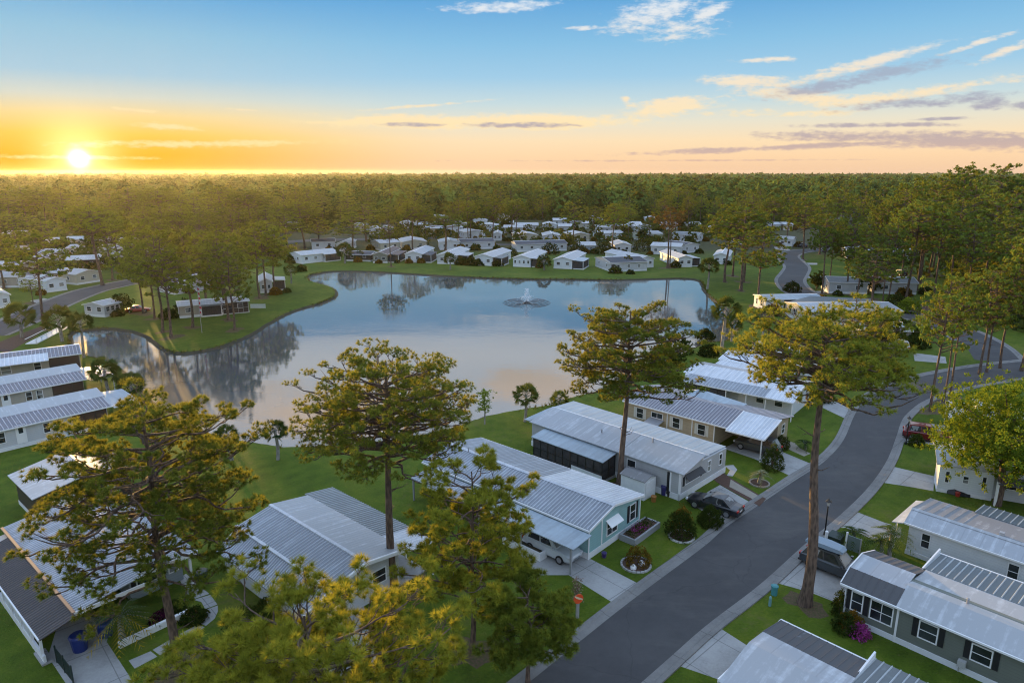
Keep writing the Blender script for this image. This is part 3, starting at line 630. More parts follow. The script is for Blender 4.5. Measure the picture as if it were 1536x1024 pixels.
MB().add([(.15, -2.2, 2.9), (.25, -2.2, 2.9), (.25, -5.7, 3.42), (.15, -5.7, 3.42), (.15, -2.2, 2.7), (.25, -2.2, 2.7), (.25, -5.7, 3.22), (.15, -5.7, 3.22)], [(0, 1, 2, 3), (7, 6, 5, 4), (0, 4, 5, 1), (1, 5, 6, 2), (2, 6, 7, 3), (3, 7, 4, 0)]).build('fascia', TRIM, H.o)
for u in (.15, 3.2, 5.5, 8.0, 10.6, 13.4): H.post(u, -.15, 2.36)
H.screen('v+', -.2, 8.0, 13.4, .3, 2.3, 5); H.door('v+', -1.9, 6.6); H.win('v+', -1.9, 4.4, 1.5, 1.0, 1.2); H.win('v+', -1.9, 2.2, 1.5, 1.0, 1.2); H.win('u-', .6, -5, 1.6, 1.2, 1.2); H.win('u-', .6, -7.3, 1.6, 1.0, 1.2)
# --- homes five and six up the row
H = Home('mobile_home', 'home with pale ribbed roof over an open porch, half behind the leaning pine crown', 'mobile home', (34.6, 87.5), 136)
H.gable(-3.5, 7.6, 0.1, -6.5, 2.5, 3.2, WHITEW, (SILB, WHTP), (.5, 0), vr=-2.6)
H.roof([(-3.4, 1.7, 2.2), (7.2, 1.7, 2.2), (7.2, .12, 2.42), (-3.4, .12, 2.42)], SILB, .5, 'porch_roof')
for u in (-3.2, 0, 3.5, 7): H.post(u, 1.55, 2.16)
H.win('v+', -.15, 5, 1.5, 1.4, 1.1, 'v'); H.win('v+', -.15, 1.5, 1.5, 1.0, 1.1); H.door('v+', -.15, 3.2)
H = Home('mobile_home', 'home with white ribbed roof and dark grey rear slope by the lake lawn', 'mobile home', (38.3, 94.2), 139)
H.gable(-7, 4.9, 0, -8.2, 2.5, 3.25, LTGREY, (SILB, DGREY), (.5, 0), vr=-3.2)
H.win('v+', -.25, 2.5, 1.5, 1.4, 1.1, 'v'); H.win('v+', -.25, -1.5, 1.5, 1.0, 1.1); H.win('u+', 4.65, -2.2, 1.5, 1.0, 1.1)
# --- near left mansard home
H = Home('mobile_home', 'low grey home with ribbed silver mansard side and patio cover under the umbrella pine', 'mobile home', (-12.4, 35.6), 138.5)
H.wall([(-.75, 0), (-.75, 2.2), (-2.0, 2.8), (-4.7, 3.48), (-7.9, 3.0), (-7.9, 0)], .9, 11.5, LTGREY)
H.roof([(.0, 0, 2.15), (11.3, 0, 2.15), (11.9, -2.0, 2.92), (.3, -2.0, 2.92)], SIL, .24, 'mansard_slope', ribh=.05)
H.roof([(.2, -2.0, 2.96), (12.0, -2.0, 2.96), (12.0, -4.75, 3.58), (.2, -4.75, 3.58)], SIL, .3, ribh=.03)
H.roof([(12.2, -8.0, 3.12), (.2, -8.0, 3.12), (.2, -4.748, 3.58), (12.2, -4.748, 3.58)], WHT, .3, ribh=.015)
H.roof([(12.6, -10.6, 2.72), (3.0, -10.6, 2.72), (3.0, -8.0, 3.08), (12.6, -8.0, 3.08)], AWNR, .3, 'patio_cover'); H.roof([(2.99, -10.6, 2.62), (.0, -10.6, 2.62), (.0, -8.0, 3.0), (2.99, -8.0, 3.0)], SILB, .3, 'patio_cover')
for v0 in (-2.0, -4.75): MB().box(0.15, 12.1, v0 - .12, v0 + .12, 2.95 if v0 > -3 else 3.55, 3.03 if v0 > -3 else 3.64).build('ridge_cap', SILB, H.o)
MB().box(.85, 11.55, -.72, -.66, .2, .95).build('kick_panel', LTGREY, H.o)
H.screen('v+', -.72, 1.0, 11.4, .98, 2.1, 8, fr=TRIM, mid=False)
b = MB()
for (a, za, c, zc) in ((0, 2.15, -2, 2.95), (-2, 2.95, -4.75, 3.6), (-4.75, 3.6, -8, 3.14)): b.add([(.1, a, za + .03), (.26, a, za + .03), (.26, c, zc + .03), (.1, c, zc + .03), (.1, a, za - .2), (.26, a, za - .2), (.26, c, zc - .2), (.1, c, zc - .2)], [(0, 1, 2, 3), (7, 6, 5, 4), (0, 4, 5, 1), (1, 5, 6, 2), (2, 6, 7, 3), (3, 7, 4, 0)])
b.build('fascia', TRIM, H.o)
H.win('u-', .9, -3.2, 1.6, 1.6, 1.1, 'v'); H.win('u-', .9, -6.2, 1.6, 1.2, 1.1)
for u, v in ((.2, -10.4), (3.2, -10.4), (7.8, -10.4), (12.3, -10.4)): H.post(u, v, 2.62)
MB().box(.9, 12.2, -10.5, -7.95, -.02, .08).build('patio_slab', CONC, H.o)
# --- bottom left home with carport
H = Home('mobile_home', 'blue grey home with corrugated roof and dark brown carport slope at the bottom left', 'mobile home', (-26.5, 35.3), 139.1)
H.wall([(-4.4, 0), (-4.4, 3.0), (-6.0, 2.9), (-7.9, 2.55), (-7.9, 0)], 2.6, 14.4, BLUEGW); H.wall([(.9, 0), (.9, 2.2), (-4.4, 2.9), (-4.4, 0)], 8.0, 14.3, BLUEGW)
H.roof([(-.3, -.4, 2.64), (14.8, -.4, 2.64), (14.8, -4.4, 3.2), (-.3, -4.4, 3.2)], SIL, .26, ribh=.05); H.roof([(13.2, -8.4, 2.6), (1.0, -8.4, 2.6), (1.0, -4.398, 3.2), (13.2, -4.398, 3.2)], SIL, .26, ribh=.05)
H.roof([(-.7, 1.5, 2.1), (13, 1.5, 2.1), (13, -.42, 2.62), (-.7, -.42, 2.62)], DBROWN, .26, 'carport_roof', ribh=.04)
MB().box(-.4, 14.8, -.5, -.32, 2.64, 2.74).build('ridge_cap', plain('rusty_trim', (.25, .17, .13), .7), H.o)
MB().box(-.65, 13, 1.5, 1.58, 1.98, 2.1).build('gutter', TRIM, H.o)
MB().box(.9, 1.0, -8.4, -4.45, 2.42, 2.7).build('fascia', TRIM, H.o); MB().box(-.42, -.32, -4.4, -.4, 2.45, 2.7).build('fascia', TRIM, H.o)
for i, u in enumerate((.3, 2.2, 4.2, 6.2, 8.2, 10.2)): H.post(u, 1.3, 2.05, w=.14)
MB().box(0, 12, 1.22, 1.36, 0, .55).build('low_wall', WHITE, H.o)
for u in (3.2, 5.2, 7.2): MB().box(u - .6, u + .6, 1.25, 1.33, .55, 1.9).build('side_panel', LTGREY, H.o)
H.win('u-', 2.6, -5.6, 1.5, 1.5, 1.3, 'h', SHUT); H.win('u-', 2.6, -7.3, 1.5, .7, 1.3)
H.post(1.2, -7.9, 2.5, w=.16)
MB().lathe([(.1, 0), (.1, .5), (.16, .52), (.05, .6)], (10.5, -6.6, 2.85), 8).build('roof_vent', GREYMETAL, H.o)
MB().box(-.1, 1.5, .9, 1.5, 0, .12).build('kerb_block', CONC, H.o)
# --- dark shed
H = Home('shed', 'dark brown shed with white garage door and pale blue roof at the left edge', 'shed', (-38.3, 50.3), 139)
H.wall([(0, 0), (0, 2.7), (-4, 3.4), (-7, 2.7), (-7, 0)], -.1, 6, DARKW)
H.roof([(-.5, .4, 2.72), (6.4, .4, 2.72), (6.4, -4, 3.55), (-.5, -4, 3.55)], WHT); H.roof([(6.4, -7.4, 2.72), (-.5, -7.4, 2.72), (-.5, -3.998, 3.55), (6.4, -3.998, 3.55)], WHT)
b = MB(); H.fbox(b, 'u-', -.1, -3.4, -.9, .3, 2.0, 0, .05); b.build('garage_door', TRIM, H.o)
MB().box(-.14, 6.04, -7.04, .04, -.02, .35).build('skirting', WHITE, H.o); H.win('u-', -.1, -5.6, 1.5, 1.0, .8)
# --- the right-hand row beyond the street (u runs away from the street)
H = Home('mobile_home', 'olive grey home with black shutters and white roof with stained ends, lower right', 'mobile home', (21.0, 38.6), -47.5)
H.wall([(5.3, 0), (5.3, 2.5), (2.6, 3.2), (.3, 2.5), (.3, 0)], .25, 22, OLIVE)
H.roof([(22, 0, 2.6), (3.25, 0, 2.6), (3.25, 1.6, 3.3), (22, 1.6, 3.3)], WHT, 0); H.roof([(3.24, 0, 2.6), (0, 0, 2.6), (0, 1.25, 3.17), (3.24, 1.25, 3.17)], WEATH, .42, ribh=.03)
H.roof([(3.24, 1.25, 3.17), (0, 1.25, 3.17), (0, 3.2, 3.34), (3.24, 3.2, 3.34)], WHTP, 0); H.roof([(22, 1.6, 3.3), (3.25, 1.6, 3.3), (3.25, 5.6, 2.72), (22, 5.6, 2.72)], WHT, 0)
H.roof([(0, 5.6, 2.6), (3.24, 5.6, 2.6), (3.24, 3.2, 3.34), (0, 3.2, 3.34)], WEATH, .42, ribh=.03)
H.roof([(3.1, 8.7, 2.45), (22, 8.7, 2.45), (22, 5.3, 2.78), (3.1, 5.3, 2.78)], AWNR, .42, 'carport_roof', ribh=.05); MB().box(3.0, 22, 8.7, 8.8, 2.38, 2.5).build('gutter', TRIM, H.o)
MB().box(3.0, 3.1, 5.3, 8.8, 2.4, 2.8).build('fascia', TRIM, H.o); MB().box(0, 22, -.1, .0, 2.46, 2.58).build('gutter', TRIM, H.o)
b = MB()
for (a, za, c, zc) in ((0, 2.6, 1.25, 3.19), (1.25, 3.19, 3.2, 3.37), (3.2, 3.37, 5.6, 2.62)): b.add([(-.05, a, za + .03), (.02, a, za + .03), (.02, c, zc + .03), (-.05, c, zc + .03), (-.05, a, za - .16), (.02, a, za - .16), (.02, c, zc - .16), (-.05, c, zc - .16)], [(0, 1, 2, 3), (7, 6, 5, 4), (0, 4, 5, 1), (1, 5, 6, 2), (2, 6, 7, 3), (3, 7, 4, 0)])
b.build('fascia', TRIM, H.o)
MB().box(.2, 22, .26, 5.34, -.02, .38).build('skirting', WHITE, H.o)
H.win('v-', .3, 1.0, 1.55, .75, 1.35, 'h', SHUT); H.win('v-', .3, 2.45, 1.55, 1.35, 1.35, 'hv'); H.win('v-', .3, 5.05, 1.6, 1.05, 1.2, 'h', SHUT); H.win('v-', .3, 7.75, 1.6, 1.05, 1.1, 'h', SHUT); H.win('v-', .3, 10.7, 1.6, 1.05, 1.2, 'h', SHUT); H.win('v-', .3, 14, 1.6, 1.05, 1.2, 'h', SHUT)
H.win('u-', .25, 2.8, 1.5, 1.6, 1.1, 'v')
b = MB(); H.fbox(b, 'v-', .3, 3.3, 3.42, .0, 2.5, 0, .06); H.fbox(b, 'v-', .3, .25, .37, 0, 2.5, 0, .05); sep(b, 'downpipe', TRIM, H.o)
MB().lathe([(.07, -.05), (.07, .25), (.11, .26), (.03, .34)], (6.3, 2.4, 3.22), 8).build('roof_vent', GREYMETAL, H.o)
b = MB(); H.fbox(b, 'v-', .3, 6.75, 7.15, .45, .85, .02, .3); H.fbox(b, 'v-', .3, 6.8, 6.85, 0, .45, .05, .1); b.build('wall_air_unit', plain('grey_plastic', (.42, .43, .42), .5), H.o)
H = Home('mobile_home', 'white roofed home with mildewed panels and ribbed awning in the bottom right corner', 'mobile home', (11.6, 30.9), -46.5)
H.wall([(4.9, 0), (4.9, 2.45), (1.5, 3.1), (-1, 2.5), (-1, 0)], .4, 16, WHITEW)
H.roof([(16, -1.3, 2.5), (0, -1.3, 2.5), (0, 1.8, 3.2), (16, 1.8, 3.2)], WHT); H.roof([(5.0, 1.8, 3.2), (0, 1.8, 3.2), (0, 3.4, 3.02), (5.0, 3.4, 3.02)], WHTP)
H.roof([(0, 5.7, 2.6), (4.9, 5.7, 2.6), (4.9, 3.4, 3.02), (0, 3.4, 3.02)], WEATH, .42, ribh=.03); H.roof([(4.95, 6.4, 2.5), (16, 6.4, 2.5), (16, 1.8, 3.16), (4.95, 1.8, 3.16)], AWNR, .42, 'carport_roof', ribh=.05)
MB().box(-.05, 4.9, 5.7, 5.8, 2.5, 2.62).build('gutter', TRIM, H.o); MB().box(-.06, .0, -1.3, 5.7, 2.4, 2.62).build('fascia', TRIM, H.o); MB().box(4.85, 4.95, 3.5, 6.4, 2.45, 2.9).build('fascia', TRIM, H.o)
H.win('u-', .4, 1.6, 1.5, 1.5, 1.1, 'v')
H = Home('mobile_home', 'white sided home with stained white roof behind the palms, right of the street', 'mobile home', (29.4, 46.4), -48.1)
H.wall([(5.3, 0), (5.3, 2.5), (1.5, 3.15), (.25, 2.5), (.25, 0)], .3, 20, WHITEW)
H.roof([(20, 0, 2.6), (0, 0, 2.6), (0, 1.4, 3.25), (20, 1.4, 3.25)], WHTP); H.roof([(0, 5.7, 2.6), (3.3, 5.7, 2.6), (3.3, 1.402, 3.25), (0, 1.402, 3.25)], WEATHL, .55, ribh=.03); H.roof([(3.3, 5.5, 2.64), (20, 5.5, 2.64), (20, 1.402, 3.26), (3.3, 1.402, 3.26)], WEATHL, 0)
H.roof([(3.1, 8.0, 2.42), (20, 8.0, 2.42), (20, 5.4, 2.7), (3.1, 5.4, 2.7)], AWNR, .45, 'carport_roof', ribh=.05)
H.roof([(-.75, -.3, 2.42), (-.75, 4.8, 2.42), (0, 4.8, 2.6), (0, -.3, 2.6)], WHTP, 0, 'front_awning'); MB().box(0, 20, -.1, 0, 2.46, 2.58).build('gutter', TRIM, H.o)
MB().extr([(1.2, 3.2), (1.4, 3.31), (1.6, 3.2)], 0, 20).build('ridge_cap', WHT, H.o)
MB().box(.26, 20, .21, 5.34, -.02, .35).build('skirting', WHITE, H.o)
for a, w, h in ((1.5, .65, 1.2), (6.9, .7, 1.2), (9.6, .8, .7), (13, .8, 1.2)): H.win('v-', .25, a, 1.55, w, h, 'h', frame=WHITE)
for z in (.4, 4.6): H.post(-.6, z, 2.4)
MB().box(5.5, 5.8, 1.6, 1.9, 3.1, 3.45).build('roof_vent', WHT, H.o)
H = Home('mobile_home', 'white sided home with dark tarpaulin by its wall, under the broadleaf tree', 'mobile home', (38.0, 56.6), -27)
H.wall([(3.0, 0), (3.0, 3.05), (.25, 2.62), (.25, 0)], .3, 4.4, WHITEW); H.wall([(3.2, 0), (3.2, 2.9), (.9, 2.4), (.9, 0)], 4.5, 15, LTGREY)
H.roof([(4.5, 0, 2.7), (0, 0, 2.7), (0, 3.3, 3.2), (4.5, 3.3, 3.2)], WHTP); H.roof([(15, .1, 2.55), (4.52, .1, 2.55), (4.52, 3.4, 3.2), (15, 3.4, 3.2)], WHT)
H.roof([(15, -.9, 2.1), (4.55, -.9, 2.1), (4.55, .12, 2.5), (15, .12, 2.5)], WEATH, .4, 'awning', ribh=.04); H.roof([(15, 6.6, 2.7), (0, 6.6, 2.7), (0, 3.302, 3.21), (15, 3.302, 3.21)], WHTP)
for a, w, h in ((.95, .4, 1.15), (2.35, .5, .75), (3.7, .4, 1.2)): H.win('v-', .25, a, 1.55, w, h, 'h', frame=WHITE)
H.win('v-', .9, 6.2, 1.45, 1.6, .8, 'v'); H.post(4.55, -.7, 2.2, w=.2); MB().box(.28, 4.42, .22, 2.5, -.02, .3).build('skirting', WHITE, H.o)
H = Home('mobile_home', 'pale roofed home with front carport and red car, mostly hidden by the broadleaf tree', 'mobile home', (48.6, 72.0), -30)
H.gable(2.5, 16, 4.5, -3.5, 2.7, 3.5, WHITEW, WHTP); H.roof([(-.2, 3.2, 2.45), (2.6, 3.2, 2.45), (2.6, -3.3, 2.5), (-.2, -3.3, 2.5)], WHT, 0, 'carport_roof')
for v in (-3.1, 3.0): H.post(0, v, 2.42)
H.win('u-', 2.75, 1.2, 1.5, 1.2, 1.1); H.win('u-', 2.75, -1.6, 1.5, 1.0, 1.1)
# --- three homes on the left bank
for (O, a, lab, L, w) in (((-45.3, 73.1), -132.5, 'nearest of three long white roofed homes at the left edge, grey walled', 20, LTGREY),
                          ((-54.3, 83.5), -134, 'middle long home at the left edge, white roof with stained ribbed lower slope', 20, BEIGEW)):
    H = Home('mobile_home', lab, 'mobile home', O, a, 'long homes on the left bank')
    H.wall([(-.25, 0), (-.25, 2.32), (-2.8, 2.85), (-4.9, 3.3), (-7.4, 2.5), (-7.4, 0)], .4, L, w)
    H.roof([(0, 0, 2.4), (L, 0, 2.4), (L, -2.7, 2.92), (0, -2.7, 2.92)], STRIPE, .4, 'lower_slope', ribh=.05); H.roof([(-.2, -2.6, 2.95), (L, -2.6, 2.95), (L, -5, 3.42), (-.2, -5, 3.42)], WHT)
    H.roof([(L, -7.7, 2.55), (-.2, -7.7, 2.55), (-.2, -4.998, 3.42), (L, -4.998, 3.42)], WHT)
    H.roof([(-3.2, .2, 2.15), (-.25, .2, 2.15), (-.25, -6.2, 2.45), (-3.2, -6.2, 2.3)], BLUEMET, 0, 'porch_roof')
    for v in (-.1, -5.9): H.post(-3.0, v, 2.15)
    H.screen('v+', -.22, .5, 3.8, .4, 2.25, 3, BROWNSCREEN, DARK); H.win('v+', -.25, 5.2, 1.5, .7, 1.15, 'h'); H.win('v+', -.25, 6.3, 1.5, .7, 1.15, 'h'); H.door('v+', -.25, 8.6); H.win('v+', -.25, 10.6, 1.5, 1.3, 1.2, 'h')
    MB().box(.35, L, -7.45, -.2, -.02, .4).build('skirting', WHITE, H.o); MB().box(-.2, L, 0, .1, 2.26, 2.38).build('gutter', TRIM, H.o)
    MB().box(-.27, -.2, -5, -2.6, 2.75, 2.97).build('fascia', TRIM, H.o); H.win('v+', -.25, 13, 1.5, 1.3, 1.2, 'h')
H = Home('mobile_home', 'farthest of three long homes at the left edge, brown screened porch beside the palm', 'mobile home', (-62.2, 95.3), -145, 'long homes on the left bank')
H.gable(0, 18, 0, -7.0, 2.6, 3.25, BEIGEW, (STRIPE, WHTP), (.45, .45)); H.roof([(4.0, 1.2, 2.45), (18, 1.2, 2.45), (18, -1.6, 2.96), (4.0, -1.6, 2.96)], SILB, .5, 'awning')
H.screen('v+', -.2, .4, 4.0, .3, 2.45, 3, BROWNSCREEN, DARK); H.win('v+', -.25, 5.4, 1.5, .9, 1.1, 'h'); H.win('v+', -.25, 9, 1.5, 1.2, 1.1, 'h')
# ---------------------------------------------------------------- homes round the lake and beyond
HOMES = []
def fh(kind, x0, y0, x1, y1, L, wall, roofm, label, porch=None, ze=2.75, zr=3.6, nwin=2, rib=0.0, group=None, name='mobile_home', rot=0.0):
    a, b = G(x0, y0), G(x1, y1); W = math.hypot(b[0] - a[0], b[1] - a[1]); dx = math.atan2(b[1] - a[1], b[0] - a[0])
    o = .25
    if kind == 'gable' and 393 < y0 < 405: L *= 1.28
    if kind == 'gable':
        H = Home(name, label, 'mobile home', a, math.degrees(dx) + 90 + rot, group)
        H.gable(-o, L, o, -W - o, ze, zr, wall, roofm, (rib, rib))
        for i in range(nwin):
            H.win('u-', 0, -W * (i + .5) / nwin, 1.55, min(1.1, W / nwin * .5), .95, 'h', frame=WHITE)
        for i in range(3): H.win('v+', 0, L * (.2 + .28 * i), 1.55, .9, .95, 'h', frame=WHITE); H.win('v-', -W, L * (.2 + .28 * i), 1.55, .9, .95, 'h', frame=WHITE)
        MB().box(.0, .12, -W * .35, -W * .15, 3.0, 3.0) if False else None
        HOMES.append((a[0] - math.sin(dx) * L / 2 + math.cos(dx) * W / 2, a[1] + math.cos(dx) * L / 2, max(L, W) / 2 + 2))
        if porch:
            sd, pw, pl = porch[0], porch[1], porch[2]; pm = porch[3] if len(porch) > 3 else roofm; u0 = porch[4] if len(porch) > 4 else 0.0
            vi, vo = (-W - o, -W - pw) if sd == 'R' else (o, pw)
            H.roof([(u0 - .2, vo, ze - .25), (u0 + pl, vo, ze - .25), (u0 + pl, vi, ze - .02), (u0 - .2, vi, ze - .02)], pm, 0, 'porch_roof')
            f = 'v-' if sd == 'R' else 'v+'; c = vo * .97
            H.screen(f, c, u0 + .1, u0 + pl - .1, .3, ze - .4, max(2, int(pl / 1.6)), mid=False); H.screen('u-', u0 + .05, min(c, vi), max(c, vi), .3, ze - .4, max(1, int(pw / 1.4)), mid=False)
            MB().box(u0, u0 + pl, min(vi, vo) + .1, max(vi, vo) - .1, 0, .3).build('porch_floor', WHITE, H.o)
            for u in (u0, u0 + pl - .1): H.post(u, c, ze - .28, w=.14)
    else:
        H = Home(name, label, 'mobile home', a, math.degrees(dx) + rot, group); D = L
        H.gable(-o, W + o, D + o, -o, ze, zr, wall, roofm, (rib, rib))
        n = max(2, int(W / 3.2))
        for i in range(n): H.win('v-', 0, W * (i + .5) / n, 1.55, 1.1, .95, 'h', frame=WHITE)
        H.win('u-', 0, D * .3, 1.55, .9, .95, 'h', frame=WHITE); H.win('u-', 0, D * .7, 1.55, .9, .95, 'h', frame=WHITE); H.win('u+', W, D * .5, 1.55, 1.2, .95, 'h', frame=WHITE)
        HOMES.append(((a[0] + b[0]) / 2 - math.sin(dx) * D / 2, (a[1] + b[1]) / 2 + D / 2, max(W, D) / 2 + 2))
        if porch:
            f0, f1, pw = porch[0] * W, porch[1] * W, porch[2]; pm = porch[3] if len(porch) > 3 else roofm
            H.roof([(f1, -pw, ze - .28), (f0, -pw, ze - .28), (f0, -o, ze - .02), (f1, -o, ze - .02)], pm, 0, 'porch_roof')
            H.screen('v-', -pw + .1, f0 + .1, f1 - .1, .3, ze - .42, max(2, int((f1 - f0) / 1.7)), mid=False)
            MB().box(f0, f1, -pw + .05, -.2, 0, .3).build('porch_floor', WHITE, H.o)
            for u in (f0 + .1, f1 - .1): H.post(u, -pw + .12, ze - .3, w=.14)
    return H
# lake-front row, left to right
fh('side', 453, 396, 507.6, 390, 7, WHITEW, WHT, 'long white lakefront home with glazed porch, leftmost on the far shore', (.55, 1.0, 1.6, WHT))
fh('gable', 559.5, 394.4, 581, 394.6, 14, GREYGR, BROWNSH, 'grey green lakefront home with brown roof and white foundation', ('R', 3.6, 12, BROWNSH, 1))
fh('gable', 608, 393.8, 633, 394.1, 15, WHITEW, WHTP, 'white lakefront home with dark porch roof beside the brown roofed one', ('R', 3.2, 9, DGREY, 0))
fh('gable', 656, 395.7, 684.4, 396.3, 15, LTGREY, WHT, 'pale lakefront home with small palm before its front wall', ('R', 3.6, 8, WHTP, 2))
fh('gable', 712.5, 397.9, 739, 399, 15, WHITEW, WHTP, 'white lakefront home with two shuttered windows and recessed grey porch', ('R', 3.2, 7, AWNR, 0))
fh('gable', 769.6, 399.9, 795.6, 401, 15, WHITEW, WHT, 'white lakefront home with a band of front windows, right of the fountain', ('R', 3.2, 8, WHTP, .5), nwin=4)
fh('gable', 830.5, 402.6, 858, 403.8, 15, WHITEW, WHTP, 'white lakefront home with blinds drawn and dark corner porch', ('R', 3.6, 8, BLUEMET, 0))
fh('gable', 893, 399.5, 916, 408, 9, LTGREY, (DGREY, DGREY), 'lakefront home with dark grey roof and black screened porch', None)
H = fh('gable', 917, 408, 948, 406.6, 3.4, SCREEN, WHT, 'black screened lakeside porch room with white roof', None, ze=2.3, zr=2.5, nwin=0, name='screen_room')
fh('gable', 959, 402.3, 980, 401, 16, WHITEW, WHT, 'long white roofed lakefront home beside the black screened porch', ('L', 2.5, 8, WHT, 4), nwin=2)
fh('gable', 1017, 400.8, 1038, 400.5, 14, WHITEW, WHT, 'white lakefront home nearest the twin-trunk brown pine', ('R', 3, 9, WHTP, 1))
fh('side', 976, 381, 1020, 383, 8, LTGREY, WHT, 'tall pale home behind the twin-trunk brown pine', None, ze=3.0, zr=3.8)
fh('gable', 391, 440, 409, 439, 11, LTGREY, WHTP, 'pale home with glazed side porch at the west cove of the lake', ('R', 3.2, 6, WHT, 3))
fh('side', 520, 391.5, 556, 392.5, 6, DARKW, DGREY, 'dark green roofed garden pavilion among lakeshore shrubs', None, name='pavilion', ze=2.2, zr=3.0)
# peninsula
HP = fh('side', 270, 477.6, 374, 468.5, 6, BEIGEW, WHT, 'white roofed home with screened porch on the tree-covered peninsula', (.3, .6, .8, AWNR), ze=2.5, zr=2.9)
wp = math.dist(G(270, 477.6), G(374, 468.5)); HP.screen('v-', -.06, .62 * wp, .99 * wp, .15, 2.4, 5, BROWNSCREEN, GREYMETAL)
fh('side', 262, 442, 318, 434, 8, LTGREY, WHT, 'pale home half hidden behind the peninsula pines', None)
fh('gable', 128, 474, 158, 476, 4.2, LTGREY, (WHT, WHT), 'small open shelter with pale roof beside the left road', None, ze=2.4, zr=3.0, name='shelter')
# left streets
fh('gable', -14, 464, 17, 460.5, 18, WHITEW, WHT, 'white home with shuttered gable at the left edge by the road', None)
fh('side', -25, 432, 42, 431, 8, BEIGEW, WHT, 'grey walled home second back from the left edge', None)
fh('side', -10, 414, 33, 413, 8, BEIGEW, WHTP, 'low pale home third back from the left edge', None)
fh('gable', 71, 439, 101, 435, 16, WHITEW, WHT, 'white walled home behind the tall left pine', None)
fh('gable', 116, 427.5, 152, 422, 16, CREAMW, WHTP, 'cream gabled home beside the left road', None)
fh('side', 101, 404, 150, 402, 8, BROWNSCREEN, WHT, 'white roofed home with dark red porch in the left streets', None)
fh('side', 150, 396, 186, 394, 8, LTGREY, WHT, 'white roofed home behind the pair of bare left trunks', None)
for i, (x, y, w) in enumerate(((72, 392, 30), (118, 384, 34), (165, 384, 30), (30, 386, 30), (112, 370, 30), (150, 372, 28), (80, 372, 20), (20, 360, 30), (190, 372, 22), (55, 402, 26), (225, 392, 26))):
    fh('side', x - w / 2, y, x + w / 2, y - .5, 8, (LTGREY, BEIGEW, WHITEW)[i % 3], (WHT, WHTP)[i % 2], 'white roofed home glinting through the sunlit pines on the left', None, group='white roofed homes among the sunlit left pines')
# second rows behind the lake front
R2 = [('side', 468, 374, 503, 373, 8, WHITEW, DGREY, 'home with sagging grey roof behind the long white lakefront home'),
      ('gable', 505, 377, 522, 377, 14, LTGREY, WHT, 'white roofed home in front of the left far crossroad'),
      ('side', 571, 376, 600, 374, 8, CREAMW, WHTP, 'cream home with oval windows behind the brown roofed home'),
      ('gable', 604, 374, 640, 373, 14, CREAMW, WHT, 'cream home with broad pale roof in the second row'),
      ('gable', 660, 375, 690, 374.5, 12, WHITEW, BLUEMET, 'home with blue grey roof behind the small palm home'),
      ('side', 692, 374.5, 742, 373, 9, LTGREY, (DGREY, DGREY), 'pale home with two dark humped roofs in the second row'),
      ('side', 775, 378, 850, 376, 8, LTGREY, DGREY, 'long low home with dark roof behind the fountain homes'),
      ('side', 869, 379.5, 893, 379.5, 8, BLUEGW, WHTP, 'small blue grey home with white roof beside a dark bush'),
      ('gable', 922, 379, 946, 379, 12, LTGREY, WHT, 'pale home with white porch roof behind the dark roofed lakefront home'),
      ('gable', 698, 358, 728, 357, 12, WHITEW, WHT, 'white roofed home with dark carport in the third row'),
      ('gable', 740, 361, 752, 361, 12, WHITEW, WHT, 'narrow white home in the third row with open bay'),
      ('gable', 775, 362.5, 806, 362, 12, CREAMW, WHT, 'white roofed home with dark porch behind the long dark roof'),
      ('gable', 815, 363.5, 840, 363.5, 13, LTGREY, WHT, 'white roofed home with twisted side porch in the third row'),
      ('gable', 857, 362, 884, 361.5, 13, CREAMW, WHT, 'pale yellow home with smooth white roof'),
      ('side', 962, 361, 993, 360, 8, PALEG, WHT, 'pale green home with white roof behind the dense bush'),
      ('side', 1007, 361, 1046, 363, 8, LTGREY, AWNR, 'grey roofed home behind the twin-trunk brown pine'),
      ('gable', 1024, 380, 1048, 378, 10, LTGREY, DGREY, 'home with dark shingle roof right of the tall pale home'),
      ('side', 900, 360, 935, 359, 8, WHITEW, WHT, 'white home seen through the golden pine in the third row'),
      ('side', 560, 352, 590, 350, 8, LTGREY, WHTP, 'home with patchy pale roof behind the left crossroad pines'),
      ('gable', 1070, 396, 1092, 397, 12, WHITEW, WHT, 'white home behind the shore pines east of the lake'),
      ('side', 1168, 369, 1188, 370, 8, WHITEW, WHTP, 'white home with black porch at the end of the winding street'),
      ('side', 1330, 392, 1375, 391, 8, WHITEW, WHT, 'white home glimpsed between the right stand trunks'),
      ('side', 1270, 388, 1312, 389, 8, LTGREY, WHT, 'pale home behind the right roadside pines'),
      ('side', 1243, 440, 1300, 441.5, 7, GREYW, AWNR, 'grey home with flat pale roof behind the right stand trunks'),
      ('side', 1312, 440, 1374, 442, 7, GREYW, AWNR, 'long grey home with hipped pale roof among the right trunks'),
      ('side', 1096, 366, 1130, 367, 8, WHITEW, WHT, 'white home behind the large shore pine crowns')]
for r in R2: fh(*r)
FAR = [(733, 347, 30), (770, 350, 28), (650, 351, 26), (680, 350, 24), (850, 348, 24), (930, 347, 26), (965, 348, 24), (790, 346, 34), (760, 342, 20), (825, 345, 20), (840, 338, 20), (870, 343, 26), (895, 334, 18), (1005, 345, 22), (950, 344, 24), (720, 338, 20), (690, 343, 20), (640, 345, 24), (610, 342, 22), (435, 345, 14), (1040, 345, 22), (1080, 352, 22), (1110, 340, 18), (1180, 345, 18), (755, 330, 18), (690, 320, 14), (540, 346, 16), (1140, 352, 24), (1165, 345, 18), (660, 332, 20), (980, 335, 18), (905, 350, 22)]
